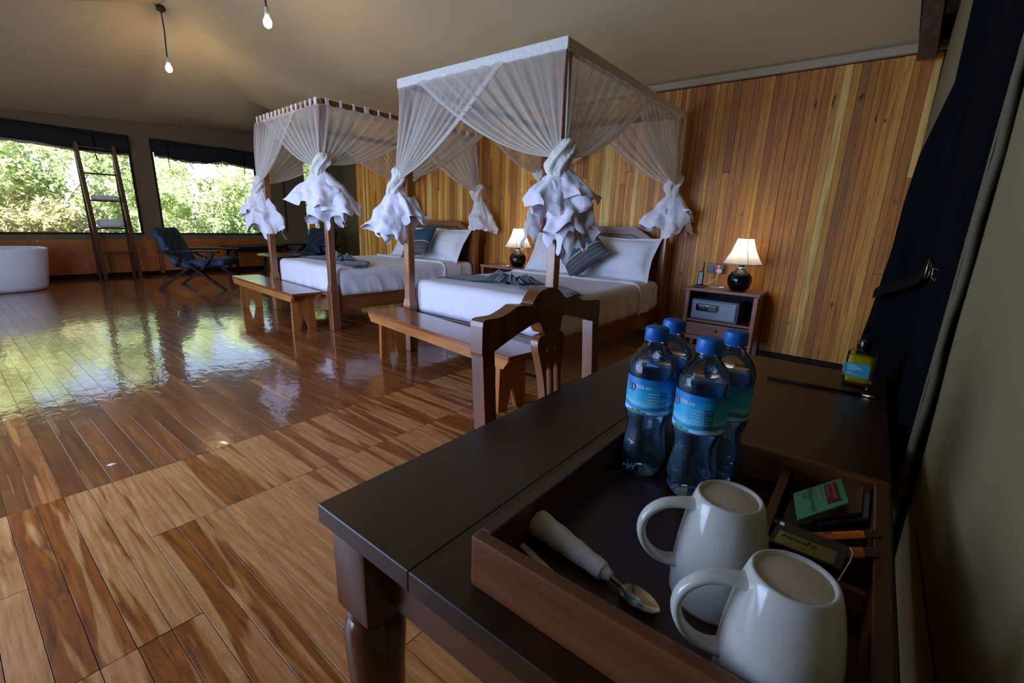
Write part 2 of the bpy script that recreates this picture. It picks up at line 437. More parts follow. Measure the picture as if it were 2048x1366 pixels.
def mat_leaf(name, a, b):
    n = Nt(name); f = n.noise(n.coord(), 2.6, 3)
    c = n.mix(n.ramp(f, [(.35, (0, 0, 0)), (.65, (1, 1, 1))]), srgb(a), srgb(b))
    n.t.nodes.remove(n.p); d = n.n('ShaderNodeBsdfDiffuse'); t = n.n('ShaderNodeBsdfTranslucent'); x = n.n('ShaderNodeMixShader'); x.inputs[0].default_value = .45
    n.l(c, d.inputs[0]); n.l(c, t.inputs[0]); n.l(d.outputs[0], x.inputs[1]); n.l(t.outputs[0], x.inputs[2]); n.l(x.outputs[0], n.out.inputs[0]); return n.m
M['leaf_a'] = mat_leaf('pale green leaves', 'aebf86', 'd9e2b8')
M['leaf_b'] = mat_leaf('mid green leaves', '8fa672', 'bfcc9c')
M['leaf_c'] = mat_leaf('dry olive leaves', 'a6a67c', 'ccc9a4')
def mat_emit(name, col, strength):
    n = Nt(name); n.p.inputs['Emission Color'].default_value = col; n.p.inputs['Emission Strength'].default_value = strength
    n.p.inputs['Base Color'].default_value = col; return n.m
M['bulb'] = mat_emit('lit bulb glass', (1, .74, .42, 1), 14); M['bulb_white'] = mat_emit('lit pale bulb glass', (1, .92, .8, 1), 7)
M['led_red'] = mat_emit('red indicator', (1, .03, .04, 1), 2.5)
def mat_shade():
    n = Nt('pleated lamp shade'); n.t.nodes.remove(n.p)
    d = n.n('ShaderNodeBsdfDiffuse'); t = n.n('ShaderNodeBsdfTranslucent'); x = n.n('ShaderNodeMixShader'); x.inputs[0].default_value = .6
    f = n.noise(n.coord('Object', (1, 1, .1)), 60, 2)
    c = n.mix(f, srgb('d6d0c4'), srgb('ebe6dc')); n.l(c, d.inputs[0]); n.l(c, t.inputs[0])
    n.l(d.outputs[0], x.inputs[1]); n.l(t.outputs[0], x.inputs[2]); n.l(x.outputs[0], n.out.inputs[0]); return n.m
M['shade'] = mat_shade()
def mat_clear(name, tint, gloss_rough=.04, ior=1.45):
    """thin clear plastic or glass wall"""
    n = Nt(name); n.t.nodes.remove(n.p)
    tr = n.n('ShaderNodeBsdfTransparent'); tr.inputs[0].default_value = tint
    g = n.n('ShaderNodeBsdfGlossy'); g.inputs['Roughness'].default_value = gloss_rough
    fr = n.n('ShaderNodeFresnel'); fr.inputs[0].default_value = ior
    v = n.coord(); bp = n.n('ShaderNodeBump'); bp.inputs['Strength'].default_value = .35; bp.inputs['Distance'].default_value = .004
    n.l(n.noise(v, 90, 2), bp.inputs['Height']); n.l(bp.outputs[0], g.inputs['Normal']); n.l(bp.outputs[0], fr.inputs['Normal'])
    b = n.n('ShaderNodeMixShader'); n.l(fr.outputs[0], b.inputs[0]); n.l(tr.outputs[0], b.inputs[1]); n.l(g.outputs[0], b.inputs[2])
    n.l(b.outputs[0], n.out.inputs[0]); return n.m
M['pet'] = mat_clear('clear bottle plastic', (.93, .96, 1, 1))
M['glass_thin'] = mat_clear('clear glass', (.95, .97, .96, 1))
def mat_liquid(name, col, ior=1.33, rough=0.0):
    n = Nt(name); n.p.inputs['Transmission Weight'].default_value = 1; n.p.inputs['IOR'].default_value = ior
    n.p.inputs['Base Color'].default_value = col; n.p.inputs['Roughness'].default_value = rough; return n.m
def mat_tinted(name, tint, dcol, dmix, ior):
    n = Nt(name); n.t.nodes.remove(n.p)
    tr = n.n('ShaderNodeBsdfTransparent'); tr.inputs[0].default_value = tint
    d1 = n.n('ShaderNodeBsdfTranslucent'); d1.inputs[0].default_value = dcol; d2 = n.n('ShaderNodeBsdfDiffuse'); d2.inputs[0].default_value = dcol
    d = n.n('ShaderNodeMixShader'); n.l(d1.outputs[0], d.inputs[1]); n.l(d2.outputs[0], d.inputs[2])
    a = n.n('ShaderNodeMixShader'); a.inputs[0].default_value = dmix; n.l(tr.outputs[0], a.inputs[1]); n.l(d.outputs[0], a.inputs[2])
    g = n.n('ShaderNodeBsdfGlossy'); g.inputs['Roughness'].default_value = .05
    fr = n.n('ShaderNodeFresnel'); fr.inputs[0].default_value = ior
    b = n.n('ShaderNodeMixShader'); n.l(fr.outputs[0], b.inputs[0]); n.l(a.outputs[0], b.inputs[1]); n.l(g.outputs[0], b.inputs[2])
    n.l(b.outputs[0], n.out.inputs[0]); return n.m
M['water'] = mat_tinted('drinking water', (.80, .90, .97, 1), (.50, .76, .95, 1), .17, 1.25); M['oil'] = mat_tinted('yellow oil', (.90, .70, .06, 1), (.98, .84, .02, 1), .72, 1.12)
def mat_label():
    n = Nt('blue water label'); c = n.n('ShaderNodeTexCoord'); sp = n.n('ShaderNodeSeparateXYZ'); n.l(c.outputs['Object'], sp.inputs[0])
    z = sp.outputs[2]
    wob = n.math('MULTIPLY', n.noise(n.coord('Object', (30, 30, 30)), 1, 1), .012)
    zz = n.math('ADD', z, wob)
    col = n.ramp(n.math('MULTIPLY', n.math('SUBTRACT', zz, .100), 1/.055, clamp=True),
                 [(.0, srgb('1272bd')), (.12, srgb('1272bd')), (.16, srgb('d5e9ec')), (.24, srgb('c3e4ec')), (.29, srgb('2f9fd0')), (.36, srgb('1f8ccb')), (.42, srgb('7fd0e4')), (.55, srgb('35b3d8')), (.86, srgb('1fa3d0')), (.93, srgb('1580c4'))])
    return n.set(col, .35)
M['water_label'] = mat_label()

# ------------------------------------------------------------------ structure: floor
XL, XR, YF, YB, YH = -10.1, .125, -1.2, 6.3, 4.6          # left wall, right wall, front wall, tent back, headboard wall
fl = MB().box(((XL+XR)/2, (YF+YB)/2, -.05), (XR-XL+.4, YB-YF+.4, .06)).build('floor', M['subfloor']); struct(fl)
PW = .0752
def plank_mesh(name, L, mat, g=.0018, bv=.0004):
    b = MB().box((0, 0, -.009), (L-.002, PW-g, .018), None, bv).build(name, mat); me = b.data; bpy.data.objects.remove(b); return me
rest = {'floor_near': MB(), 'floor_far': MB()}; nind = 0
rows_a = [(-2.34, -1.81), (-1.81, -.8), (-.8, .13)]; rows_b = [(-2.34, -1.325), (-1.325, -.3), (-.3, .13)]; rows_c = [(-2.34, -1.81), (-1.81, -1.325), (-1.325, -.3), (-.3, .13)]
near_me = {q: plank_mesh('plank', q[1]-q[0], M['floor_near']) for q in set(rows_a+rows_b+rows_c)}
lens = [.9, 1.3, 1.7, 2.1]; far_me = {L: plank_mesh('plank', L, M['floor_far'], .0012, .0003) for L in lens}
def plank(me, x, y):
    o = bpy.data.objects.new('plank', me); COL.objects.link(o); o.parent = fl
    o.location = (x, y, R_.uniform(-.0007, .0004)); o.rotation_euler = (0, 0, R_.choice((0, PI))); return o
j = 0; y = YF + PW/2
while y < YB:
    for q in (rows_b if .03 < y < .27 else rows_c if 1.1 < y < 1.5 else rows_a):
        x = (q[0]+q[1])/2; L = q[1]-q[0]
        if q[0] < -1.2 and -.05 < y < 3.0 and not (q[0] > -1.9 and y > 2.4): plank(near_me[q], x, y); nind += 1
        else: rest['floor_near'].box((x, y, -.009), (L-.003, PW-.0022, .018))
    x = -2.34; k = 0
    while x > XL-.1:
        L = lens[R_.randrange(4)] if k else (.9, 1.7, 1.3, 2.1)[j % 4]
        x -= L
        if x + L/2 > -7.6 and -.2 < y < 3.4 and nind < 292: plank(far_me[L], x+L/2, y); nind += 1
        else: rest['floor_far'].box((x+L/2, y, -.009), (L-.002, PW-.0012, .018))
        k += 1
    y += PW; j += 1
for k, b in rest.items():
    o = b.build('planks', M[k], fl, recalc=False); o['kind'] = 'stuff'

# ------------------------------------------------------------------ structure: headboard wall of slats
wb = MB().box(((-7+XR)/2, YH+.05, 1.3), (7+XR+.02, .06, 2.6)).build('wall_back', M['wall_dark']); struct(wb)
x = -6.98; ns = 0
while x < XR - .012:
    w = R_.choice((.036, .044, .05, .056, .062)); w = min(w, XR - .004 - x)
    zt = 2.37 if x > -4.5 else 2.37 + .25*ss(-4.5, -7, x)
    segs = [(0.0, zt)]
    if R_.random() < .3: c = R_.choice((.85, 1.5, 1.62, 1.9)) + R_.uniform(-.05, .05); segs = [(0, c), (c, zt)]
    for a, b in segs:
        if ns < 296:
            t = R_.uniform(.014, .022)
            o = MB().box((0, 0, 0), (w-.0010, t, b-a-.002), None, .0015).build('slat', M['slat'], wb)
            o.location = (x+w/2, YH+.022-t/2, (a+b)/2); ns += 1
    x += w
MB().box((-1.9, YH-.022, 2.402), (4.2, .05, .06), None, .012, 2).build('edge_strip', M['canvas_cream'], wb)
wr = MB()
wr.grid(50, 40, lambda u, v: Vector((XR + .006*math.sin(6*v+3*u) + .012*math.sin(17*u+2*v)*ss(1.0, .3, v*4), YF+(YH-YF)*u, 4.2*v)))
wr.box((XR+.05, (YF+YH)/2, 2.1), (.02, YH-YF+.2, 4.3))
wro = wr.build('wall_right', M['canvas'], smooth=True); struct(wro)
MB().tube([(0.1210, 0.8327, 0.6909), (0.1210, 0.7482, 0.6929), (0.1210, 0.6810, 0.6928), (0.1210, 0.6242, 0.6927), (0.1210, 0.5724, 0.6956), (0.1210, 0.5263, 0.6973), (0.1210, 0.4912, 0.6988)], .0012, 5).build('seam', M['seam'], wro)
# left wall with two screened windows and a door gap
wl = MB(); YW1, YW2, YW3, YW4 = -.9, 2.36, 2.67, 4.34; Z1, Z2 = .72, 2.29; YD1, YD2 = 5.36, 5.66
def lw(b, y0, y1, z0, z1, t=.05): b.box((XL-t/2, (y0+y1)/2, (z0+z1)/2), (t, y1-y0, z1-z0))
lw(wl, YF-.1, YD1, .62, Z1); lw(wl, YF-.1, YW1, Z1, 2.9); lw(wl, YW2, YW3, Z1, 2.9); lw(wl, YW1, YW2, Z2, 2.9); lw(wl, YW3, YW4, Z2, 3.1)
lw(wl, YW4, YD1, Z1, 3.2); lw(wl, YD1, YD2, 2.22, 3.2)
wlo = wl.build('wall_left', M['canvas_brown']); struct(wlo)
b = MB(); lw(b, YD2, YB+.05, 0, 3.3); b.build('canvas_panel', M['canvas'], wlo)
b = MB(); lw(b, YW4+.02, YD1, 0, .62, .045); b.build('door_flap', M['canvas_brown'], wlo)
MB().box((XL+.012, YW4+.55, 1.75), (.012, .02, 2.0)).build('seam', M['seam'], wlo)
MB().box((XL+.02, YW4+.82, 1.62), (.03, .05, .11), None, .01).build('toggle', M['canvas_cream'], wlo)
for k, (y0, y1) in enumerate(((YF-.1, -.35), (-.35, 1.05), (1.05, 2.5), (2.5, 3.9), (3.9, YW4+.02))):
    b = MB(); lw(b, y0+.004, y1-.004, .06, .62, .04); p = b.build('panel', M['brown_panel'], wlo)
for k, yy in enumerate((2.56,)):
    MB().box((XL+.012, yy, .32), (.03, .06, .58)).build('panel_strip', M['pole_wood'], wlo)
struct(MB().box((XL+.006, (YF+YW4)/2, .035), (.03, YW4-YF, .07), None, .004).build('baseboard_left', M['arm_wood']))
struct(MB().box((-3.5, YH-.006, .03), (6.9, .012, .06)).build('baseboard_back', M['arm_wood']))
# tent back and the return behind the slat wall
struct(MB().box(((XL-6.9)/2, YB+.03, 1.6), (3.3, .05, 3.3)).build('wall_rear', M['canvas']))
struct(MB().box((-6.985, (YH+YB)/2+.04, 1.5), (.04, YB-YH, 3.1)).build('wall_side', M['canvas']))
# front wall with openings (behind the camera)
wf = MB()
def fw(x0, x1, z0, z1): wf.box(((x0+x1)/2, YF-.03, (z0+z1)/2), (x1-x0, .05, z1-z0))
fw(XL-.1, -8.0, 0, 2.4); fw(-5.4, -4.95, 0, 2.4); fw(-1.55, XR+.1, 0, 4.2); fw(XL-.1, XR, 2.15, 2.5); fw(-8, -5.4, 0, .15); fw(-4.95, -1.55, 0, .15)
struct(wf.build('wall_front', M['canvas']))

# ------------------------------------------------------------------ structure: draped ceiling
AP = Vector((-7.52, 2.3, 3.57))
HIP = [AP, (-7.69, 2.57, 3.34), (-7.93, 2.94, 3.12), (-8.21, 3.38, 2.96), (-8.36, 3.62, 2.885), (-8.51, 3.86, 2.865), (-8.73, 4.21, 2.885), (-9.4, 5.25, 2.93), (-10.12, 6.34, 2.98)]
HIP = [Vector(p) for p in HIP]
def poly(pts, t):
    L = [0]
    for a, b in zip(pts, pts[1:]): L.append(L[-1]+(b-a).length)
    d = t*L[-1]
    for i in range(len(pts)-1):
        if d <= L[i+1] or i == len(pts)-2: return pts[i].lerp(pts[i+1], (d-L[i])/(L[i+1]-L[i]))
RAKE_T = Vector((-.25, 2.3, 3.72)); RAKE_B = Vector((-.034, 4.6, 2.43))
top = [RAKE_T, Vector((-4, 2.3, 3.60)), AP]
bot = [RAKE_B, Vector((-3.5, 4.6, 2.43)), Vector((-6.0, 4.6, 2.52)), Vector((-7.0, 4.62, 2.62)), Vector((-10.12, 6.34, 2.86))]
ce = MB()
def hip_at(u): return poly(HIP, round(u*48)/48)
def back_slope(u, v, hip=False):
    a = hip_at(u) if hip else poly(top, u)
    b = poly(bot[2:], u) if hip else poly(bot[:3], u)
    p = a.lerp(b, v); s = math.sin(PI*v)
    p.z -= s*(.10 + .02*math.sin(u*PI*8)) * min(1, (a-b).length/1.5); return p
ce.grid(48, 26, back_slope); ce.grid(48, 26, lambda u, v: back_slope(u, v, True))
def eave(y): return Vector((XL+.005, y, 2.43+.07*(y-.97)))
FH = [AP, Vector((-7.47, 1.7, 3.52)), Vector((-7.6, 1.2, 3.44)), Vector((-7.8, .6, 3.34)), Vector((-8.2, -.3, 3.02)), Vector((-8.8, -.8, 2.75)), Vector((XL, YF-.1, 2.32))]
def end_slope(u, v):
    a = hip_at(1-u/.5) if u <= .5 else poly(FH, (u-.5)/.5)
    yy = YB+.04 - (YB-YF+.14)*u; b = eave(yy)
    p = a.lerp(b, v); p.z -= math.sin(PI*v)*.10*min(1, (a-b).length/1.5); return p
ce.grid(96, 22, end_slope)
def front_slope(u, v):
    a = poly([RAKE_T, Vector((-4, 2.3, 3.60)), AP], u/.55) if u < .55 else poly(FH, (u-.55)/.45)
    b = Vector((XR-.1 + (XL-XR)*u, YF-.05, 2.38)); p = a.lerp(b, v); p.z -= math.sin(PI*v)*.1; return p
ce.grid(70, 20, front_slope)
ceo = ce.build('ceiling', M['ceiling'], angle=.5); struct(ceo)
# fascia band below the end slope, and black gap at the right gable
fa = MB(); fa.grid(40, 3, lambda u, v: Vector((XL+.02-.02*v+.012, YF + (YB-YF)*u, eave(YF+(YB-YF)*u).z - (.19+.012*(YB-YF)*u)*v)))
struct(fa.build('trim_1', M['canvas_brown'], smooth=True))
rf = MB().bar(RAKE_B + Vector((.065, -.06, -.05)), RAKE_T + Vector((.09, 0, .1)), .10, .2).build('trim_2', M['pole_wood']); struct(rf)
ro = MB(); ro.box((-5, 5.0, 3.5), (11, 6.2, .03), Matrix.Rotation(-.42, 3, 'X')); ro.box((-5, -.2, 3.6), (11, 5.6, .03), Matrix.Rotation(.42, 3, 'X'))
struct(ro.build('roof', M['outer_roof']))

struct(MB().box((-5, -3.2, 2.42), (12, 4.2, .05)).build('sun_blocker', M['outer_roof']))      # unseen roof slab before the tent, added to keep sun out of the openings
# windows: dark frame, insect screen and rolled black blind
def window(name, y0, y1, seed):
    rnd = random.Random(seed); t = .03
    b = MB()
    for yy in (y0, y1): b.box((XL+.004, yy, (Z1+Z2)/2), (.03, t, Z2-Z1+t))
    for zz in (Z1, Z2): b.box((XL+.004, (y0+y1)/2, zz), (.03, y1-y0, t))
    fr = b.build(name, M['black_fabric']); struct(fr)
    s = MB(); s.box((XL-.02, (y0+y1)/2, (Z1+Z2)/2), (.002, y1-y0, Z2-Z1)); s.build('insect_screen', M['screen'], fr)
    MB().box((XL+.01, (y0+y1)/2, 2.2), (.02, y1-y0, .22)).build('blind_header', M['black_fabric'], fr)
    r = MB()
    def roll(u, v):
        yy = y0+.02+(y1-y0-.04)*v; a = 2*PI*u; sag = .025*math.sin(v*9+seed)+.02*noise.noise((v*7, seed, 0))
        rad = 1+.12*noise.noise((v*14, math.cos(a)*2, math.sin(a)*2+seed))
        return Vector((XL+.065+.055*math.cos(a)*rad, yy, 2.15+sag+.13*math.sin(a)*rad))
    r.grid(14, 60, roll, wrap=True); r.build('rolled_blind', M['black_fabric'], fr, smooth=True)
    f = MB(); f.grid(60, 3, lambda u, v: Vector((XL+.03+.01*math.sin(40*u), y0+.02+(y1-y0-.04)*u, 2.06-(.07+.025*noise.noise((u*30, seed, 2)))*v + .02*math.sin(u*9+seed))))
    f.build('blind_hem', M['canvas_cream'], fr, smooth=True)
    for k in (.12, .86):
        yy = y0+(y1-y0)*k; MB().tube([(XL+.12, yy, 2.24), (XL+.135, yy+.005, 2.1), (XL+.1, yy, 1.97), (XL+.09, yy+.01, 1.86)], .007, 5).build('blind_strap', M['strap'], fr)
window('window_1', YW1, YW2, 3); window('window_2', YW3, YW4, 8)

# ------------------------------------------------------------------ outside: ground and bushes
struct(MB().box((-20, 2, -.5), (21, 40, .1)).build('ground', M['ground']))
def bush(loc, r, h, seed, mat, label, nleaf=5200, size=.085):
    rnd = random.Random(seed)
    t = thing('bush', loc, label, 'bush', 'bushes outside the left windows')
    cl = []
    for i in range(26):
        a = rnd.uniform(0, 2*PI); q = r*math.sqrt(rnd.random()); cl.append((Vector((q*math.cos(a), q*math.sin(a), h*(.12+.88*rnd.random()))), rnd.uniform(.22, .5)))
    b = MB(); vs = []; fs = []
    for i in range(nleaf):
        c, cr = cl[rnd.randrange(26)]
        d = Vector((rnd.gauss(0, 1), rnd.gauss(0, 1), rnd.gauss(0, .8))).normalized()*cr*(.55+.5*rnd.random()); p = c+d
        if p.z < .02: p.z = .02+rnd.random()*.2
        u = Vector((rnd.gauss(0, 1), rnd.gauss(0, 1), rnd.gauss(0, .7))).normalized(); w = u.orthogonal().normalized()
        s = size*rnd.uniform(.5, 1.25); k = len(vs)
        vs += [p-u*s, p+w*s*.45, p+u*s, p-w*s*.45]; fs.append((k, k+1, k+2, k+3))
    b.add(vs, fs); b.build('foliage', mat, t, recalc=False)['kind'] = 'stuff'
    s = MB()
    for c, cr in cl[:14]:
        m = c*.5 + Vector((rnd.uniform(-.2, .2), rnd.uniform(-.2, .2), 0)); s.tube([(0, 0, 0), m, c], [.04, .028, .012], 5)
    s.build('branches', M['bark'], t, smooth=True)
BL = ['pale green bush outside the window behind the bathtub', 'dense bush outside behind the ladder shelf', 'olive dry bush outside the window left of the ladder',
      'broad bush outside the second window behind the armchair', 'tall bush outside the right end of the second window', 'bush outside the canvas door gap',
      'far pale tree crown behind the first window', 'far green tree crown behind the second window', 'low dry shrub right under the first window', 'low green shrub right under the second window']
for i, (lx, ly, r, h, mt) in enumerate(((-13.2, .3, 1.5, 2.7, 'leaf_a'), (-12.6, 2.0, 1.2, 2.3, 'leaf_b'), (-12.4, -.9, 1.3, 2.2, 'leaf_c'), (-12.7, 3.9, 1.3, 2.0, 'leaf_a'), (-12.9, 5.9, 1.4, 2.4, 'leaf_b'),
                                         (-13.0, 8.2, 1.5, 2.8, 'leaf_a'), (-17.0, 1.5, 2.6, 4.2, 'leaf_a'), (-17.5, 7.0, 2.8, 3.8, 'leaf_a'), (-11.6, 1.0, .8, 1.2, 'leaf_c'), (-11.6, 4.4, .8, 1.1, 'leaf_b'))):
    bush((lx, ly, -.45), r, h+.45, 40+i, M[mt], BL[i], nleaf=4500 if i > 7 else 9000, size=.10 if i in (6, 7) else .062)
t = thing('board', (-10.75, 5.83, 0), 'bright orange upright board outside the canvas door gap', 'board')
MB().box((0, 0, .66), (.05, .13, 1.32), None, .006).build('upright', M['orange_paint'], t); MB().box((0, .0, .04), (.3, .2, .08), None, .01).build('foot', M['orange_paint'], t)

# ------------------------------------------------------------------ pendant bulbs
def pendant(loc, ztop, label):
    x, y, z = loc
    t = thing('pendant_light', (x, y, ztop), label, 'light', 'bare bulbs hanging from the tent ridge')
    d = z-ztop
    MB().lathe([(.01, .0), (.05, -.005), (.045, -.05), (.012, -.07)], 14).build('ceiling_cap', M['brown_cord'], t, smooth=True)
    MB().tube([(0, 0, -.04), (.012, .004, d*.4), (-.006, 0, d*.75), (0, 0, d+.1)], .008, 6).build('cord', M['brown_cord'], t, smooth=True)
    MB().lathe([(.012, d+.125), (.021, d+.12), (.021, d+.065), (.017, d+.055)], 14).build('bulb_holder', M['white_plastic'], t, smooth=True)
    MB().lathe([(.014, d+.06), (.02, d+.045), (.034, d+.02), (.038, d-.005), (.03, d-.032), (.012, d-.045), (.002, d-.047)], 18).build('bulb', M['bulb'], t, smooth=True)
    l = bpy.data.lights.new('bulb_glow', 'POINT'); l.energy = 9; l.color = (1, .76, .50); l.shadow_soft_size = .06
    o = bpy.data.objects.new('bulb_glow', l); COL.objects.link(o); o.location = (x, y, z-.2)
pendant((-7.48, 2.3, 2.87), 3.56, 'bare lit bulb on a cord at the tent peak above the armchair')
pendant((-4.77, 2.3, 2.82), 3.55, 'bare lit bulb hanging higher up in view, above the beds')

# ------------------------------------------------------------------ beds
WB_, LB_ = 1.44, 1.93
POSTS = ((0, 0), (WB_, 0), (0, LB_), (WB_, LB_))
def make_bed(loc, rz, label):
    t = thing('canopy_bed', loc, label, 'bed', None, rz)
    for px, py in POSTS:
        b = MB(); b.box((px, py, .20), (.085, .085, .40), None, .004)
        b.lathe([(.060, .40), (.047, .46)], 4, (px, py, 0), squash=None)
        b.v[-8:] = [Vector((px, py, 0)) + Matrix.Rotation(PI/4, 3, 'Z') @ (v-Vector((px, py, 0))) for v in b.v[-8:]]
        b.box((px, py, 1.275), (.066, .066, 1.64), None, .004); b.build('bed_post', M['bed_wood'], t)
    for px in (0, WB_): MB().box((px, LB_/2, .27), (.04, LB_-.085, .155), None, .004).build('side_rail', M['bed_wood_y'], t)
    MB().box((WB_/2, 0, .27), (WB_-.085, .04, .155), None, .004).build('foot_rail', M['bed_wood_x'], t)
    MB().box((WB_/2, LB_/2, .30), (WB_-.06, LB_-.1, .03)).build('slat_base', M['bed_wood_x'], t)
    # canopy rails
    zr = 2.115
    for py in (0, LB_): MB().box((WB_/2, py, zr), (WB_+.066, .03, .05), None, .003).build('canopy_rail', M['bed_wood_x'], t)
    for px in (0, WB_): MB().box((px, LB_/2, zr), (.03, LB_-.04, .05), None, .003).build('canopy_rail', M['bed_wood_y'], t)
    # headboard with clipped corners
    h0, h1 = .96, 1.115; c = .26
    ol = [(.03, .25), (WB_-.03, .25), (WB_-.03, h0), (WB_-.03-c, h1), (.03+c, h1), (.03, h0)]
    hb = MB().prism(ol, 0, lambda a, b, q: Vector((a, LB_-.02+.05*q, b))).build('headboard', M['head_wood'], t)
    def ring(k, zlo):
        return [(.03+k, zlo), (.03+k, h0-.35*k), (.03+c+.45*k, h1-k), (WB_-.03-c-.45*k, h1-k), (WB_-.03-k, h0-.35*k), (WB_-.03-k, zlo)]
    for k in (.075, .115):
        m = MB(); r = ring(k, .5)
        for a, b in zip(r, r[1:]): m.bar((a[0], LB_-.022, a[1]), (b[0], LB_-.022, b[1]), .012, .014)
        m.build('moulding', M['groove'], hb)
    return t
BED1 = (-3.065, 2.49, 0); BED2 = (-5.61, 2.52, 0); RZ2 = -.066
bed1 = make_bed(BED1, 0, 'four poster bed nearest the desk with clipped-corner headboard')
bed2 = make_bed(BED2, RZ2, 'four poster bed farther from the desk, nearer the windows')

def make_bedding(loc, rz, which, seed):
    rnd = random.Random(seed)
    t = thing('mattress', (loc[0], loc[1], loc[2]), 'white sheeted mattress on the %s bed' % which, 'mattress', None, rz)
    z0, z1 = .325, .615; x0, x1 = -.02, WB_+.02; y0, y1 = .045, LB_-.03
    def disp(p):
        side = max(0, 1-(p.z-z0)/(z1-z0-.05)); dx = 0; dy = 0; dz = 0
        n1 = noise.noise((p.y*9+p.z*5, p.x*2, seed)); n2 = noise.noise((p.x*9+p.z*4, p.y*2, seed+5))
        s = min(1, side)*.012 + .002
        n1 += .55*min(1, side*1.6)*noise.noise((p.y*30+p.z*9, 3, seed)); n2 += .35*min(1, side*1.6)*noise.noise((p.x*26+p.z*8, 5, seed))
        if p.x > x1-.09: dx = s*n1*1.6 + .008*side
        if p.x < x0+.09: dx = -s*n1*1.6 - .008*side
        if p.y < y0+.09 and .09 < p.x < WB_-.09: dy = -s*n2*1.8 - .012*side
        dz = .006*noise.noise((p.x*3, p.y*3, seed)) if p.z > z1-.05 else .012*n1*side
        # notch round the posts
        for qx in (0, WB_):
            if abs(p.x-qx) < .075 and p.y < .13: dy += (.075-(p.y-.0))*.55 if p.y < .075 else 0
        return dx, dy, dz
    b = MB(); b.rbox(((x0+x1)/2, (y0+y1)/2, (z0+z1)/2), (x1-x0, y1-y0, z1-z0), .07, 84, disp)
    b.build('fitted_sheet', M['sheet'], t, smooth=True)
    # turned-down top sheet: a second layer towards the foot with a raised rolled edge
    yt = 1.37
    def section(u):   # across the bed, hugging the mattress
        xs = [(-.03, z0+.02), (-.034, .52), (-.018, .585), (.03, .618), (.10, .624), (WB_-.10, .624), (WB_-.03, .618), (WB_+.018, .585), (WB_+.034, .52), (WB_+.03, z0+.02)]
        pts = [Vector((a, 0, c)) for a, c in xs]; return poly(pts, u)
    r = MB(); r.tube([section(k/50) + Vector((0, yt + .02*math.sin(k*.35) + (.05*ss(.62, 1, k/50)), .0)) for k in range(51)], [.013+.004*math.sin(k*.8) for k in range(51)], 8)
    r.build('turned_edge', M['sheet'], t, smooth=True)
    g = MB(); g.grid(50, 10, lambda u, v: section(u) + Vector((0, yt+.02*math.sin(u*17.5)+.05*ss(.62, 1, u)+.26*v, .005+.004*noise.noise((u*9, v*3, seed)))))
    g.build('turned_sheet', M['sheet'], t, smooth=True)
    return t
make_bedding(BED1, 0, 'nearer', 3); make_bedding(BED2, RZ2, 'farther', 9)

def pillow_mesh(w, h, th, seed, flange=.035):
    b = MB(); N = 26
    def side(sg):
        def fn(u, v):
            a, c = u*2-1, v*2-1
            pin = 1 - .05*(1-c*c)*0 ; ex = 1 + .045*abs(a*c)
            x = a*w/2*ex*(1-.06*(1-a*a)*0)*(1-.05*(1-abs(c)**2)*abs(a)); y = c*h/2*ex*(1-.05*(1-abs(a)**2)*abs(c))
            ia, ic = min(1, abs(a)/(1-flange*2/w)), min(1, abs(c)/(1-flange*2/h))
            z = th/2*((1-ia**2.4)*(1-ic**2.4))**.5 if ia < 1 and ic < 1 else 0
            z += .006*noise.noise((a*3+seed, c*3, sg))*(1 if z > 0 else 1.2); return Vector((x, y, sg*(z+.003)))
        return fn
    b.grid(N, N, side(1)); b.grid(N, N, side(-1)); return b
def soft(name, mb, mat, pos, tilt, spin, label, cat, group=None, rz=0):
    o = mb.build(name, mat, None, smooth=True)
    o.location = pos; o.rotation_euler = (Matrix.Rotation(rz, 3, 'Z') @ Matrix.Rotation(tilt, 3, 'X') @ Matrix.Rotation(spin, 3, 'Z')).to_euler()
    return tag(o, label, cat, group)
def bedpt(loc, rz, x, y, z): return Vector(loc) + Matrix.Rotation(rz, 3, 'Z') @ Vector((x, y, z))
for loc, rz, which in ((BED1, 0, 'nearer'), (BED2, RZ2, 'farther')):
    for k, x in enumerate((.36, 1.08)):
        soft('pillow', pillow_mesh(.70, .46, .19, 3*k+len(which)), M['pillow'], bedpt(loc, rz, x, 1.745, .815), math.radians(58 if k else 60), 0,
             'white pillow with flat border at the %s of the %s bed head' % ('right' if k else 'left', which), 'pillow', 'white bed pillows', rz)
soft('cushion', pillow_mesh(.44, .44, .15, 21, .004), M['cushion'], bedpt(BED1, 0, .775, 1.51, .87), math.radians(62), math.radians(-45), 'teal and grey cushion tipped on its corner on the nearer bed', 'cushion', 'teal and grey cushions')
soft('cushion', pillow_mesh(.44, .44, .15, 22, .004), M['cushion'], bedpt(BED2, RZ2, .84, 1.50, .84), math.radians(52), math.radians(-77), 'teal and grey cushion leaning on the pillows of the farther bed', 'cushion', 'teal and grey cushions', RZ2)

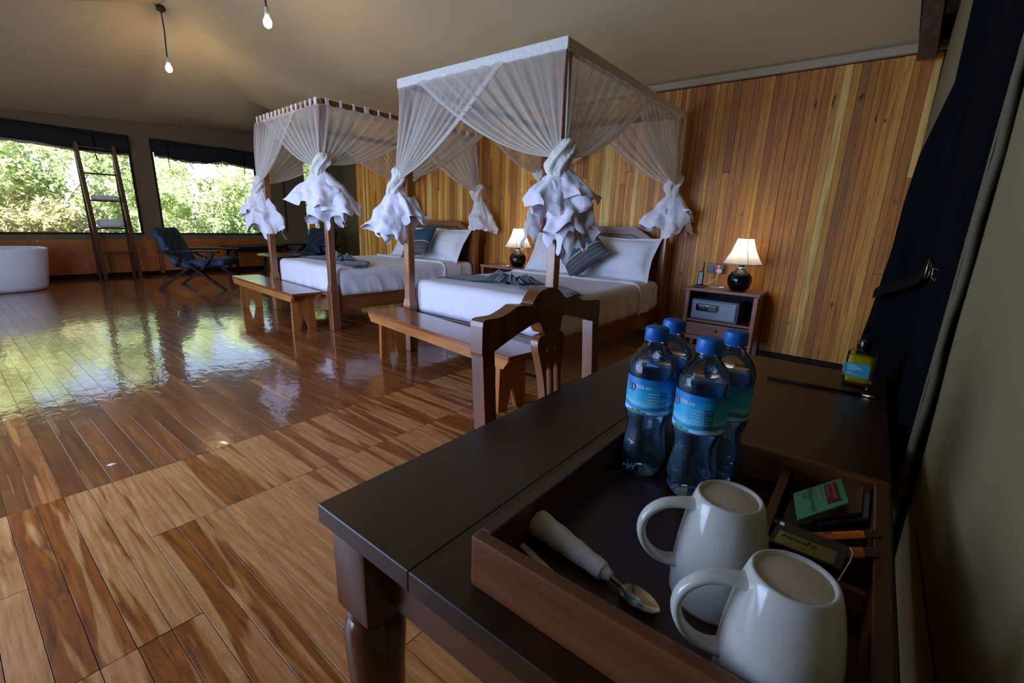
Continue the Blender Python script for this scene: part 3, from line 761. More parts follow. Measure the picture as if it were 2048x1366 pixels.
def make_runner(loc, rz, which, seed):
    t = thing('bed_runner', loc, 'charcoal bed runner pinched into a fan fold across the %s bed' % which, 'bed runner', None, rz)
    zt = .634
    def wing(sg):
        def fn(u, v):      # u from centre to edge, v front to back
            xc = WB_/2 + sg*(.02 + .70*u)
            wfr = .07 + .30*ss(.0, .45, u) - (.06*u if sg < 0 else .20*ss(.6, 1.0, u))
            yc = .47 - (.02 if sg < 0 else .16)*u
            z = zt + .006*noise.noise((u*6, v*4, seed)) + .02*math.exp(-u*6)*math.sin(v*14)
            if u > .93: z -= (u-.93)*.25
            return Vector((xc, yc + wfr*(v-.45), z))
        return fn
    b = MB()
    for sg in (-1, 1): b.grid(24, 12, wing(sg))
    o = b.build('cloth', M['runner'], t, smooth=True)
    md = o.modifiers.new('thickness', 'SOLIDIFY'); md.thickness = .006; md.offset = 1
    # fan of sharp folds
    N = 15; f = MB(); e = MB()
    for k in range(N):
        a = -PI*.08 + (PI*1.16)*k/(N-1) + PI; r = .24 + .05*math.sin(k*2.1)
        c = Vector((WB_/2+.02, .50, zt+.012)); d = Vector((math.cos(a), math.sin(a)*.78, 0)); s = Vector((-d.y, d.x, 0)).normalized()
        tip = c + d*r + Vector((0, 0, .012)); w = .042
        hgt = .055 + .02*math.sin(k*1.7)
        f.add([c - s*.01, c + d*r*.55 - s*w + Vector((0, 0, .004)), tip - s*w*.9, tip + s*w*.5, c + d*r*.6 + Vector((0, 0, hgt)), c + s*.01 + Vector((0, 0, .03)), c + d*r*.55 + s*w + Vector((0, 0, .004))],
              [(0, 1, 4, 5), (1, 2, 4), (2, 3, 4), (3, 6, 4), (6, 0, 5, 4)])
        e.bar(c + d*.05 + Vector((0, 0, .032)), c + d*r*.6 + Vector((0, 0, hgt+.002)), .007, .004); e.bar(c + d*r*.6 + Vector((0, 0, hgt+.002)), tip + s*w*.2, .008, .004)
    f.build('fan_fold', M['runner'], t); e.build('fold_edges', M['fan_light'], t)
    return t
make_runner(BED1, 0, 'nearer', 4); make_runner(BED2, RZ2, 'farther', 6)

# ------------------------------------------------------------------ mosquito nets
def make_net(loc, rz, which, knots, tails, seed, sleeve):
    t = thing('mosquito_net', (loc[0], loc[1], 0), 'white mosquito net tied back at the posts of the %s bed' % which, 'mosquito net', None, rz)
    rnd = random.Random(seed); zt = 2.095; ox = .036
    C = {'a': Vector((-ox, -ox, zt)), 'b': Vector((WB_+ox, -ox, zt)), 'c': Vector((WB_+ox, LB_+ox, zt)), 'd': Vector((-ox, LB_+ox, zt))}
    K = {k: Vector((C[k].x + v[0], C[k].y + v[1], v[2])) for k, v in knots.items()}
    top = MB(); top.grid(14, 14, lambda u, v: Vector((-ox + (WB_+2*ox)*u, -ox + (LB_+2*ox)*v, zt+.05 - .05*math.sin(PI*u)*math.sin(PI*v))), at={'dens': lambda u, v: .42})
    top.build('top_panel', M['net'], t, smooth=True)
    for A, B, um in (('a', 'b', .70), ('b', 'a', .85), ('b', 'c', .62), ('c', 'b', .60), ('a', 'd', .62), ('d', 'a', .6), ('d', 'c', .6), ('c', 'd', .62)):
        pa, pb, k = C[A], C[B], K[A]; e = (pb-pa); L = e.length; ed = e.normalized(); nrm = Vector((ed.y, -ed.x, 0))
        cen = Vector((WB_/2, LB_/2, 0)); 
        if nrm.dot(pa-cen) < 0: nrm = -nrm
        ph = rnd.uniform(0, 6); nf = rnd.randint(8, 11)
        col = [rnd.uniform(-.10, .12) for _ in range(73)]
        def fn(s, v):
            q = ss(0, 1, v)*.35 + v*.65
            p = (pa + e*(um*s)).lerp(k + ed*(.035*s) + nrm*.012, q)
            Ls = um*s*L
            p.z -= (.10*Ls)*math.sin(PI*v)**1.1*(.55+.45*v)
            if v < .06: p.z += .012*abs(math.sin(s*PI*9))*(1-v/.06) - .012*(1-v/.06)
            rip = math.sin(s*nf*2*PI+ph) + .5*math.sin(s*nf*3.7*PI+1.3*ph)
            p += nrm*(.018*rip*math.sin(PI*min(1, v*1.05))**.8*(1-.45*v) + .01*s + .004); return p
        def dens(s, v):
            d = .36 + .12*v + .50*v**3 + col[int(s*72)]*(.5+v) + .13*max(0, math.sin(s*nf*2*PI+ph))*(.4+v)
            if s > .955: d += .38
            if v < .035: d += .25
            return max(.1, min(.97, d))
        d = MB(); d.grid(72, 30, fn, at={'dens': dens}); d.build('drape', M['net'], t, smooth=True, recalc=False)
    sl = MB()
    if sleeve:       # cloth band covering two rails
        sl.box((WB_/2, -ox-.002, zt+.02), (WB_+2*ox+.02, .014, .066), None, .004); sl.box((WB_+ox+.002, LB_/2, zt+.02), (.014, LB_+2*ox+.01, .06), None, .004)
    tabs = MB()
    for i, (A, B) in enumerate((('a', 'b'), ('b', 'c'), ('c', 'd'), ('d', 'a'))):
        if sleeve and i < 2: continue
        for k in range(15):
            p = C[A].lerp(C[B], (k+.6)/15.2); ed = (C[B]-C[A]).normalized()
            w = rnd.choice((.014, .02, .03, .045)); q = Vector((abs(ed.x), abs(ed.y), 0))
            tabs.box(p + Vector((0, 0, .024)), (w if q.x > .5 else .012, w if q.y > .5 else .012, .056))
    if sl.v: sl.build('sleeve', M['knot'], t)
    tabs.build('ties', M['knot'], t)['kind'] = 'stuff'
    for k in 'abcd':
        p = K[k]; kb = MB(); side = Vector((.79, .61, 0))
        def kf(u, v):
            a = 2*PI*u; z = (v-.5); r = .070*math.sqrt(max(.02, 1-(2*abs(z))**2.6*.93))*(1-.25*z)
            r *= 1 + .11*math.sin(a*6+z*9+ord(k)) + .05*math.sin(a*13+z*14) + .30*noise.noise((math.cos(a)*1.3, math.sin(a)*1.3, z*4+ord(k)+seed))
            return p + Vector((r*math.cos(a), r*math.sin(a), -.25*z - .02)) + side*(.03*math.sin(z*5+ord(k)))
        kb.grid(60, 26, kf, wrap=True); kb.build('knot', M['knot'], t, smooth=True)
        if k not in tails: continue
        for li, (w, ln, sx, lay) in enumerate(tails[k]):
            sd = seed*7 + ord(k)*3 + li*11.3
            def tf(u, v):
                a = 2*PI*u + .5*v
                fold = math.sin(a*3+sd) + .6*math.sin(a*5+2*sd) + .5*math.sin(a*8+3*sd)
                le = ln*(.80 + .20*noise.noise((math.cos(a)*1.4+sd, math.sin(a)*1.4, 0))*1.6)
                r = .028 + w*.5*(v**.72)*(1 + .30*fold*min(1, v*1.5)*.75) 
                if v > .72: r *= 1 - .35*(v-.72)*(1+math.sin(a*4+sd))
                q = Vector((r*math.cos(a)*1.0 + sx*v, r*math.sin(a)*.62, -.05 - le*v))
                cr = .030*v
                q += Vector((noise.noise((q.x*11+sd, q.y*11, q.z*11)), noise.noise((q.x*11, q.y*11+sd, q.z*11)), noise.noise((q.x*11, q.y*11, q.z*11+sd))))*cr*1.4
                vd = noise.voronoi(Vector((q.x*8+sd, q.y*8, q.z*7)))[0]; vc = noise.voronoi(Vector((q.x*17, q.y*17+sd, q.z*14)))[0]
                ra = Vector((math.cos(a), math.sin(a), .25)); q += ra*(.055*v*(vd[0]-.35) + .022*v*(vc[0]-.35))
                rot = Matrix.Rotation(.66-rz, 3, 'Z'); q = rot @ q
                return p + q
            tb = MB(); tb.grid(110, 36, tf, wrap=True); tb.build('tail', M['tail'], t, angle=.5)
    return t
make_net(BED1, 0, 'nearer', {'a': (-.03, -.02, 1.41), 'b': (.02, -.02, 1.50), 'c': (.0, -.01, 1.50), 'd': (-.02, -.01, 1.66)},
         {'a': [(.28, .50, -.06, 0), (.22, .30, .12, 1)], 'b': [(.34, .32, -.01, 0), (.25, .50, .08, 1), (.16, .58, .07, 2), (.24, .24, .08, 3)], 'c': [(.40, .44, .0, 0), (.26, .30, .06, 1)], 'd': [(.30, .8, -.02, 0)]}, 5, True)
make_net(BED2, RZ2, 'farther', {'a': (-.02, -.02, 1.44), 'b': (.01, -.02, 1.57), 'c': (.0, -.02, 1.46), 'd': (-.02, -.01, 1.62)},
         {'a': [(.36, .58, .04, 0), (.26, .36, -.10, 1)], 'b': [(.44, .34, -.03, 0), (.40, .48, .12, 1), (.30, .60, .04, 2)], 'c': [(.30, .52, .06, 0)], 'd': [(.36, .55, .10, 0), (.3, .8, .0, 1)]}, 8, False)

# ------------------------------------------------------------------ benches
def make_bench(loc, rz, L, D, label):
    t = thing('bench', loc, label, 'bench', 'wooden benches at the feet of the beds', rz)
    H = .385
    MB().box((0, 0, H-.012), (L, D, .024), None, .003).build('seat_board', M['bench_top'], t)
    for s in (-1, 1):
        MB().prism([(-L/2+.002, H-.024), (L/2-.002, H-.024), (L/2-.05, H-.085), (-L/2+.05, H-.085)], 0, lambda a, b, q: Vector((a, s*(D/2-.004) - s*.026*q, b))).build('apron', M['bench_edge'], t)
        x = s*(L/2-.13); w = D/2-.035; pts = [(-w, 0), (-w*.36, 0), (0, .17), (w*.36, 0), (w, 0), (w*.93, H-.024), (-w*.93, H-.024)]
        MB().prism(pts, 0, lambda a, b, q: Vector((x - .018 + .036*q, a, b))).build('leg_panel', M['bench_leg'], t)
    MB().box((0, 0, H-.07), (L-.3, .03, .07)).build('stretcher', M['bench_leg'], t)
    return t
b1c = Vector((-2.315, 2.165, 0)); make_bench(b1c, -.135, 1.68, .30, 'long wooden bench at the foot of the nearer bed, behind the chair')
b2c = Vector((-5.155, 2.285, 0)); make_bench(b2c, -.082, 1.76, .30, 'long wooden bench at the foot of the farther bed')

# ------------------------------------------------------------------ nightstands and what stands on them
def make_stand(loc, label, W=.60, D=.35, H=.605):
    t = thing('nightstand', loc, label, 'nightstand', 'open bedside tables by the slat wall')
    MB().box((0, D/2, H-.014), (W+.02, D+.01, .028), None, .004).build('top', M['stand_wood'], t)
    for s in (-1, 1):
        MB().box((s*(W/2-.018), .018, (H-.028)/2), (.036, .036, H-.028), None, .003).build('leg', M['stand_wood'], t)
        MB().box((s*(W/2-.018), D-.02, (H-.028)/2), (.036, .036, H-.028), None, .003).build('leg', M['stand_wood'], t)
        MB().box((s*(W/2-.018), D/2, .37), (.016, D-.08, .40)).build('side_panel', M['stand_wood'], t)
    MB().box((0, D/2, .312), (W-.04, D-.02, .018)).build('shelf', M['stand_wood'], t)
    MB().box((0, D-.012, .37), (W-.07, .01, .40)).build('back_panel', M['wall_dark'], t)
    d = MB().box((0, .012, .235), (W-.078, .02, .118), None, .004).build('drawer', M['stand_wood'], t)
    MB().lathe([(.006, 0), (.008, .012), (.014, .02), (.012, .03), (.002, .034)], 12).build('knob', M['steel'], d, smooth=True)
    k = d.children[0]; k.location = (0, .002, .24); k.rotation_euler = (PI/2, 0, 0)
    MB().box((0, .014, .155), (W-.07, .02, .035), None, .003).build('lower_rail', M['stand_wood'], t)
    return t
NS1 = (-1.0, 4.235, 0); make_stand(NS1, 'open nightstand between the nearer bed and the desk, holding the safe')
NS2 = (-3.50, 4.235, 0); make_stand(NS2, 'nightstand with drawer between the two beds', W=.66)
def make_lamp(loc, label):
    x, y, z = loc
    t = thing('table_lamp', loc, label, 'lamp', 'bedside lamps with pale shades')
    MB().lathe([(.045, 0), (.062, .006), (.088, .04), (.100, .085), (.096, .125), (.07, .16), (.042, .178), (.035, .19)], 28).build('base', M['black_gloss'], t, smooth=True)
    MB().lathe([(.034, .186), (.036, .192), (.034, .205), (.028, .208)], 20).build('collar', M['steel'], t, smooth=True)
    MB().lathe([(.022, .2), (.024, .215), (.022, .25), (.012, .255)], 16).build('bulb_holder', M['black_plastic'], t, smooth=True)
    s = MB()
    def sh(u, v):
        a = 2*PI*u; r = .158 + (.062-.158)*v + .012*math.sin(PI*v)*-1; r *= 1+.018*math.cos(a*8); return Vector((r*math.cos(a), r*math.sin(a), .235+.215*v))
    s.grid(96, 8, sh, wrap=True); so_ = s.build('lamp_shade', M['shade'], t, smooth=True)
    rg = MB()
    for rr, zz in ((.157, .236), (.063, .449)): rg.tube([(rr*math.cos(2*PI*k/32), rr*math.sin(2*PI*k/32), zz) for k in range(33)], .0035, 6)
    for k in range(4):
        a = PI/2*k + .5; rg.tube([(.157*math.cos(a), .157*math.sin(a), .237), (.098*math.cos(a), .098*math.sin(a), .345), (.064*math.cos(a), .064*math.sin(a), .447)], .003, 5)
    rg.build('shade_trim', M['canvas_cream'], so_)
    MB().lathe([(.012, .25), (.028, .29), (.03, .31), (.02, .335), (.003, .342)], 14).build('bulb', M['bulb_white'], t, smooth=True)
    l = bpy.data.lights.new('lamp_glow', 'POINT'); l.energy = 2.3; l.color = (1, .92, .82); l.shadow_soft_size = .03
    o = bpy.data.objects.new('lamp_glow', l); COL.objects.link(o); o.location = (x, y, z+.385)
make_lamp((-.895, 4.36, .605), 'lit table lamp with black round base on the nightstand holding the safe')
make_lamp((-3.35, 4.36, .605), 'lit table lamp with black round base between the beds')
# safe in the open shelf
t = thing('safe', (-1.045, 4.27, .321), 'grey digital safe with keypad in the open nightstand shelf', 'safe')
MB().box((0, .12, .092), (.40, .24, .184), None, .006).build('body', M['safe'], t)
dr = MB().box((0, -.008, .092), (.375, .016, .162), None, .004).build('door', M['safe'], t)
MB().box((.105, -.019, .085), (.15, .006, .13), None, .002).build('pale_plate', M['safe_light'], dr)
pn = MB().box((-.055, -.02, .115), (.19, .012, .065), None, .02, 3).build('keypad_panel', M['screen_black'], t)
MB().box((-.10, -.028, .122), (.05, .004, .018)).build('display', plain('dim red display', '7a1e1c', .3), pn)
kk = MB()
for i in range(5):
    for q in range(3): kk.box((-.035+i*.014, -.029, .098+q*.017), (.010, .005, .011), None, .0015)
kk.build('keys', M['keys'], pn)['kind'] = 'stuff'
lt = MB()
for q in range(3): lt.box((.09, -.0228, .105-q*.016), (.08-.015*q, .002, .003))
lt.build('plate_lines', M['safe'], dr)
# radio handset in its charger
t = thing('handset', (-1.205, 4.30, .605), 'black handset radio standing in its charging cradle on the nightstand', 'radio')
MB().lathe([(.052, 0), (.055, .008), (.05, .022), (.034, .03)], 4).build('cradle', M['black_plastic'], t).rotation_euler = (0, 0, PI/4)
MB().box((.0, 0, .085), (.046, .028, .12), Matrix.Rotation(-.08, 3, 'X'), .006).build('handset_body', M['black_plastic'], t)
MB().tube([(.012, .003, .14), (.012, .010, .19), (.012, .014, .235)], [.006, .005, .004], 8).build('antenna', M['black_plastic'], t)
# sockets
def wall_socket(loc, label, W=.15, H=.086):
    t = thing('wall_socket', loc, label, 'socket')
    MB().box((0, 0, 0), (W, .012, H), None, .003).build('plate', M['socket_grey'], t)
    MB().box((-W*.24, -.008, -.008), (W*.34, .006, H*.6), None, .002).build('outlet', M['black_plastic'], t)
    return t
t = wall_socket((-1.16, YH-.03, .765), 'grey double wall socket with a white plug between radio and lamp')
MB().box((.03, -.009, .022), (.014, .008, .016)).build('switch', M['led_red'], t)
t = thing('charger_plug', (-1.118, YH-.04, .745), 'white round charger plug in the grey socket, cable to the lamp', 'plug')
MB().lathe([(.026, 0), (.027, .012), (.024, .034), (.016, .038)], 18).build('plug_body', M['white_plastic'], t, smooth=True).rotation_euler = (PI/2, 0, 0)
MB().box((0, -.04, .004), (.014, .003, .014)).build('indicator', M['led_red'], t)
MB().tube([(0, -.03, -.02), (-.01, -.05, -.07), (-.06, -.09, -.115), (-.10, -.13, -.134), (-.06, -.175, -.134), (.02, -.185, -.134), (.08, -.18, -.134)], .006, 6).build('cable', M['white_cord'], t, smooth=True)
MB().box((.085, -.18, -.128), (.05, .02, .016), None, .004).build('inline_switch', M['white_plastic'], t)
wall_socket((-3.22, YH-.03, .71), 'dark wall socket behind the lamp between the beds', .10, .10)
t = thing('switch_cable', (-3.45, 4.30, .605), 'white lamp cable with inline switch lying on the nightstand between the beds', 'cable')
MB().tube([(-.12, .03, .004), (-.08, -.01, .004), (.0, -.02, .004), (.05, .0, .005)], .005, 6).build('cord', M['white_cord'], t, smooth=True)
MB().rbox((.02, -.02, .013), (.05, .028, .024), .01, 3).build('inline_switch', M['white_plastic'], t, smooth=True)

# ------------------------------------------------------------------ desk
DX0, DX1, DY0, DY1, DZ = -.515, .083, .257, 1.517, .745
t = thing('desk', ((DX0+DX1)/2, (DY0+DY1)/2, 0), 'dark brown wooden writing desk with turned legs against the canvas wall', 'desk'); hx = (DX1-DX0)/2; hy = (DY1-DY0)/2
ws = [-hx, -.115, hx]
for i in range(2):
    MB().box(((ws[i]+ws[i+1])/2, 0, DZ-.0135), (ws[i+1]-ws[i]-.0002, hy*2, .027), None, .0012, 1).build('top_board', M['desk'], t)
for sy in (-1, 1): MB().box((0, sy*(hy-.055), DZ-.027-.055), (hx*2-.15, .024, .11), None, .002).build('apron', M['desk_apron'], t)
for sx in (-1, 1): MB().box((sx*(hx-.05), 0, DZ-.027-.055), (.024, hy*2-.16, .11), None, .002).build('apron', M['desk_apron'], t)
for sx in (-1, 1):
    for sy in (-1, 1):
        b = MB(); b.box((0, 0, DZ-.027-.065), (.072, .072, .13), None, .006, 2)
        b.lathe([(.026, 0), (.03, .03), (.024, .06), (.034, .10), (.038, .30), (.040, .48), (.043, .545), (.040, .565), (.034, .575), (.038, .585), (.036, .592)], 26)
        o = b.build('leg', M['desk_leg'], t, angle=.6); o.location = (sx*(hx-.05), sy*(hy-.045), 0)
# ------------------------------------------------------------------ chair at the desk
t = thing('desk_chair', (-.46, .975, 0), 'dark wooden chair with scrolled crest and pierced splat tucked at the desk', 'chair')
CX = -.64; y0c, y1c = .72, 1.245
def bp(yz): return [(a, b) for a, b in yz]
sc_ = .94
def cv(y, z): return (y*sc_, 1.11-(1.11-z)*sc_)
crest = [cv(*p) for p in ((.758, .889), (.825, .886), (.871, .899), (.89, .908), (.952, .899), (.958, .913), (.983, .934), (1.034, .943), (1.081, .930), (1.115, .902), (1.14, .905), (1.164, .909), (1.19, .896), (1.22, .884), (1.332, .876), (1.332, .803), (1.299, .806), (1.2, .835), (1.102, .856), (1.098, .81), (1.012, .812), (.992, .850), (.967, .851), (.9, .835), (.836, .816), (.758, .79))]
def chaikin(p, n=2, keep=.012):
    for _ in range(n):
        q = []
        for i in range(len(p)):
            a, b = Vector(p[i]), Vector(p[(i+1) % len(p)]); t = min(.25, keep/max(1e-6, (b-a).length)); q += [tuple(a.lerp(b, t)), tuple(b.lerp(a, t))]
        p = q
    return p
crest = chaikin([(a, b + .004) for a, b in crest], 2, .008)
MB().prism(crest, 0, lambda a, b, q: Vector((CX + .003 - .036*q, a, b))).build('crest_rail', M['chair_wood'], t, world=True)
for yy in (y0c+.014, y1c-.014):
    b = MB(); s = 1 if yy > 1 else -1
    b.prism([(yy-.022, .80), (yy+.022, .80), (yy+.022, .90-.008), (yy-.022, .90-.008)], 0, lambda a, c, q: Vector((CX+.0015-.031*q, a, c)))
    zs = [.885, .7, .46, .2, 0.0]; xs = [0, .012, .03, .02, -.06]
    vs = []; fs = []
    for z, x in zip(zs, xs):
        for dx, dy in ((0, -.02), (0, .02), (-.034, .02), (-.034, -.02)): vs.append((CX+x+dx, yy+dy, z))
    for i in range(4):
        for k in range(4): fs.append((i*4+k, i*4+(k+1) % 4, i*4+4+(k+1) % 4, i*4+4+k))
    fs += [(0, 1, 2, 3), (16, 17, 18, 19)]
    m = MB().add(vs, fs); m.build('back_post', M['chair_wood'], t, world=True)
yc = (y0c+y1c)/2
def mirror(h): return [(yc+a, b) for a, b in h] + [(yc-a, b) for a, b in reversed(h)]
spl = mirror([(.040, .47), (.036, .55), (.036, .66), (.042, .72), (.056, .775), (.064, .80), (.063, .822), (.05, .832), (.03, .834)])
def slot(c, w, z0, z1): return [(yc+c-w, z0), (yc+c-w, z1-.02), (yc+c, z1), (yc+c+w, z1-.02), (yc+c+w, z0)]
holes = [slot(-.017, .010, .50, .755), slot(.017, .010, .50, .755), [(yc-.026, .79), (yc-.019, .808), (yc-.012, .79), (yc-.019, .776)], [(yc+.012, .79), (yc+.019, .808), (yc+.026, .79), (yc+.019, .776)]]
spl = chaikin(spl)
MB().prism(spl, 0, lambda a, b, q: Vector((CX+.006-.022*q+(.83-b)*.09, a, b)), holes).build('splat', M['chair_wood'], t, world=True)
MB().box((CX+.2, yc, .45), (.44, y1c-y0c-.02, .03), None, .006, 2).build('seat', M['chair_wood'], t, world=True)
MB().box((CX+.025, yc, .46), (.03, y1c-y0c-.05, .05)).build('lower_rail', M['chair_wood'], t, world=True)
for yy in (y0c+.03, y1c-.03):
    MB().bar((CX+.39, yy, 0), (CX+.385, yy, .435), .036).build('front_leg', M['chair_wood'], t, world=True)
    MB().bar((CX+.03, yy, .40), (CX+.37, yy, .40), .022, .05).build('seat_rail', M['chair_wood'], t, world=True)
# ------------------------------------------------------------------ tray
TX0, TX1, TY0, TY1, TZ, TT = -.268, .067, .288, .715, .805, .0145
t = thing('tray', ((TX0+TX1)/2, (TY0+TY1)/2, DZ), 'dark wooden service tray with divided end on the desk front', 'tray')
MB().box(((TX0+TX1)/2, (TY0+TY1)/2, DZ+.006), (TX1-TX0-.004, TY1-TY0-.004, .012)).build('bottom', M['tray_floor'], t, world=True)
for xx in (TX0+TT/2, TX1-TT/2): MB().box((xx, (TY0+TY1)/2, (DZ+TZ)/2), (TT, TY1-TY0-2*TT, TZ-DZ), None, .0015).build('side', M['tray'], t, world=True)
for yy in (TY0+TT/2, TY1-TT/2): MB().box(((TX0+TX1)/2, yy, (DZ+TZ)/2), (TX1-TX0, TT, TZ-DZ), None, .003, 2).build('end', M['tray_x'], t, world=True)
TF = DZ+.012
MB().box((-.042, .595, TF+.0165), (.010, .212, .033)).build('divider', M['tray'], t, world=True)
for yy in (.555, .487): MB().box((.0072, yy, TF+.0145), (.088, .009, .029)).build('divider', M['tray_x'], t, world=True)
# ------------------------------------------------------------------ water bottles
def make_bottle(loc, rz, label):
    t = thing('water_bottle', loc, label, 'bottle', 'small water bottles with blue caps', rz)
    def rad(z):
        return interp([(0, .020), (.002, .025), (.006, .0285), (.014, .0315), (.022, .0300), (.027, .0322), (.036, .0325), (.05, .0305), (.07, .0272), (.082, .0278), (.094, .0318), (.100, .0322), (.156, .0322), (.160, .0328), (.168, .0318), (.176, .0292), (.186, .0235), (.193, .0175), (.199, .0133), (.206, .0128), (.212, .0128)], z)
    zs = [0, .002, .006, .010, .014, .018, .022, .025, .027, .031, .036, .043, .05, .06, .07, .076, .082, .088, .094, .098, .100, .128, .156, .158, .160, .164, .168, .172, .176, .181, .186, .190, .193, .197, .199, .206, .212]
    def sq(a, r, z): return r*(1 + .012*math.cos(a*6)*ss(.09, .04, z))
    MB().lathe([(rad(z), z) for z in zs], 40, cap=(True, False), squash=sq).build('bottle_wall', M['pet'], t, smooth=True)
    wz = [z for z in zs if z < .172]
    MB().lathe([(max(.01, rad(z)-.0014), z+.0012*(z == 0)) for z in wz], 40, squash=sq).build('water', M['water'], t, smooth=True)
    lb = MB(); lb.lathe([(.0326, .102), (.0326, .154)], 48, cap=(False, False)); lo = lb.build('label', M['water_label'], t, smooth=True)
    def cyl(a0, z0, r=.03285):
        return lambda x, y: Vector((r*math.cos(a0 + x/r), r*math.sin(a0 + x/r), z0+y))
    lettering('500 ml', .0075, cyl(-1.45, .1395), 'lettering', M['white_print'], lo)
    em = MB()
    for c in (0, .0058):
        f = cyl(-1.80, .139, .0331); em.tube([f(c + .0034*math.cos(2*PI*k/20), .0052*math.sin(2*PI*k/20)) for k in range(21)], .0005, 5)
    em.build('emblem', M['pink_print'], lo)
    ln = MB()
    for q in range(4):
        f = cyl(-.92, .134-q*.0042); a = [f(0, 0), f(.008, 0), f(.014-.003*(q % 2), 0)]
        for p0, p1 in zip(a, a[1:]): ln.bar(p0, p1, .0011, .0004)
    ln.build('small_print', M['white_print'], lo)
    bc = MB()
    for q in range(9):
        f = cyl(-.42, .112 + q*.0030); a = [f(0, 0), f(.006, 0), f(.011, 0)]
        for p0, p1 in zip(a, a[1:]): bc.bar(p0, p1, .0004, .0010+.0006*(q % 3 == 0), up=(0, 0, 1))
    bc.build('barcode', M['black_print'], lo)
    hl = MB(); f = cyl(-1.9, .1035, .0329)
    hl.grid(30, 2, lambda u, v: f(u*.034, (.0045*math.sin(PI*u)+.0012*math.sin(u*23))*v)); hl.build('hills', M['green_print'], lo, recalc=False)
    bd = MB(); bd.lathe([(.0329, .102), (.0329, .1036)], 48, cap=(False, False)); bd.lathe([(.0329, .1525), (.0329, .154)], 48, cap=(False, False)); bd.build('blue_edges', M['blue_band'], lo, smooth=True)
    def rib(a, r, z): return r*(1+.016*math.cos(a*36)*(1 if .204 < z < .219 else 0))
    MB().lathe([(.0128, .2035), (.0158, .2035), (.0158, .2055), (.0152, .206), (.0156, .207), (.0156, .2175), (.0148, .2212), (.012, .2225), (.001, .2227)], 72, squash=rib).build('cap', M['cap_blue'], t, angle=.7)
    MB().lathe([(.0128, .197), (.0160, .198), (.0160, .2), (.0128, .2012)], 32, cap=(False, False)).build('neck_ring', M['pet'], t, smooth=True)
    return t
bt = make_bottle((-.1435, .592, TF), -.72, 'front water bottle with blue cap, nearest the mugs on the tray')
copy_thing(bt, (-.2175, .606, TF), -.38, 'left water bottle with blue cap in the cluster on the tray')
copy_thing(bt, (-.129, .662, TF), -1.25, 'right water bottle with blue cap, behind the front one on the tray')
copy_thing(bt, (-.2185, .6765, TF), -1.1, 'rearmost water bottle with blue cap, half hidden on the tray')
# ------------------------------------------------------------------ mugs (upside down)
def make_mug(loc, rz, label):
    t = thing('mug', loc, label, 'mug', 'white mugs turned upside down on the tray', rz)
    H = .112
    MB().lathe([(.0395, .004), (.0402, .0), (.042, .0), (.0427, .004), (.0428, .02), (.0422, .038), (.0405, .058), (.0375, .078), (.0335, .097), (.0312, .105), (.0292, .1105), (.0272, .112), (.0255, .1105), (.0245, .1085), (.001, .1078)], 48, cap=(False, True)).build('body', M['ceramic'], t, smooth=True)
    MB().lathe([(.0248, .1086), (.024, .1091), (.001, .1087)], 40, cap=(False, True)).build('foot', M['ceramic_foot'], t, smooth=True)
    path = [(.031, 0, .0985), (.044, 0, .0985), (.060, 0, .0945), (.0725, 0, .083), (.0770, 0, .068), (.0735, 0, .052), (.064, 0, .040), (.051, 0, .034), (.0385, 0, .034)]
    pts = [Vector(p) for p in path]; fine = []
    for i in range(len(pts)-1):
        p0, p1, p2, p3 = pts[max(i-1, 0)], pts[i], pts[i+1], pts[min(i+2, len(pts)-1)]
        for k in range(5):
            q = k/5; fine.append(.5*((2*p1)+(p2-p0)*q+(2*p0-5*p1+4*p2-p3)*q*q+(3*p1-p0-3*p2+p3)*q**3))
    fine.append(pts[-1]); n = len(fine)
    h = MB(); vs = []
    for i, p in enumerate(fine):
        tg = (fine[min(i+1, n-1)]-fine[max(i-1, 0)]).normalized(); nb = Vector((0, 1, 0)); nn = tg.cross(nb); e = abs(2*i/(n-1)-1)**6
        for k in range(14):
            a = 2*PI*k/14; vs.append(p + nb*(.0070+.003*e)*math.cos(a) + nn*(.0043+.0022*e)*math.sin(a))
    h.add(vs, [(i*14+k, i*14+(k+1) % 14, (i+1)*14+(k+1) % 14, (i+1)*14+k) for i in range(n-1) for k in range(14)])
    h.build('handle', M['ceramic'], t, smooth=True)
    return t
mg = make_mug((-.066, .428, TF), math.radians(209), 'upside-down white mug next to the water bottles')
copy_thing(mg, (-.0035, .350, TF), math.radians(204), 'upside-down white mug at the front right corner of the tray')
# ------------------------------------------------------------------ napkin roll, spoon, flat napkin
a = Vector((-.252, .385, TF+.0165)); b_ = Vector((-.160, .372, TF+.010)); d = (b_-a)
t = thing('napkin_roll', a, 'rolled white paper napkin holding a teaspoon in the tray', 'napkin')
nr = MB(); nr.tube([a+d*k/10 for k in range(11)], [.0155-.0062*k/10+.0006*math.sin(k*2.2) for k in range(11)], 18)
nr.tube([a+d*.93, a+d*1.04, a+d*1.10], [.0082, .0068, .0045], 14); nr.build('roll', M['napkin'], t, smooth=False, world=True, angle=.7)
sp = MB(); up = Vector((0, 0, 1)); dn_ = Vector((d.x, d.y, 0)).normalized(); sd = Vector((-dn_.y, dn_.x, 0))
for q in range(1): sp.tube([a+d*.9, a+d*1.08, a+d*1.22+Vector((0, 0, -.001)), a+d*1.3+Vector((0, 0, -.003))], [.0022, .0024, .003, .003], 8)
t = thing('teaspoon', a+d, 'steel teaspoon bowl sticking out of the rolled napkin', 'spoon')
cb = a + d*1.25 + dn_*.019; cb.z = TF+.0062
def bowl(lo):
    def fn(u, v):
        r = v; an = 2*PI*u; x = .021*r*math.cos(an); y = .0125*r*math.sin(an)*(1-.18*math.cos(an)); z = -.0052*(1-r*r) + lo
        return cb + dn_*x + sd*y + up*z
    return fn
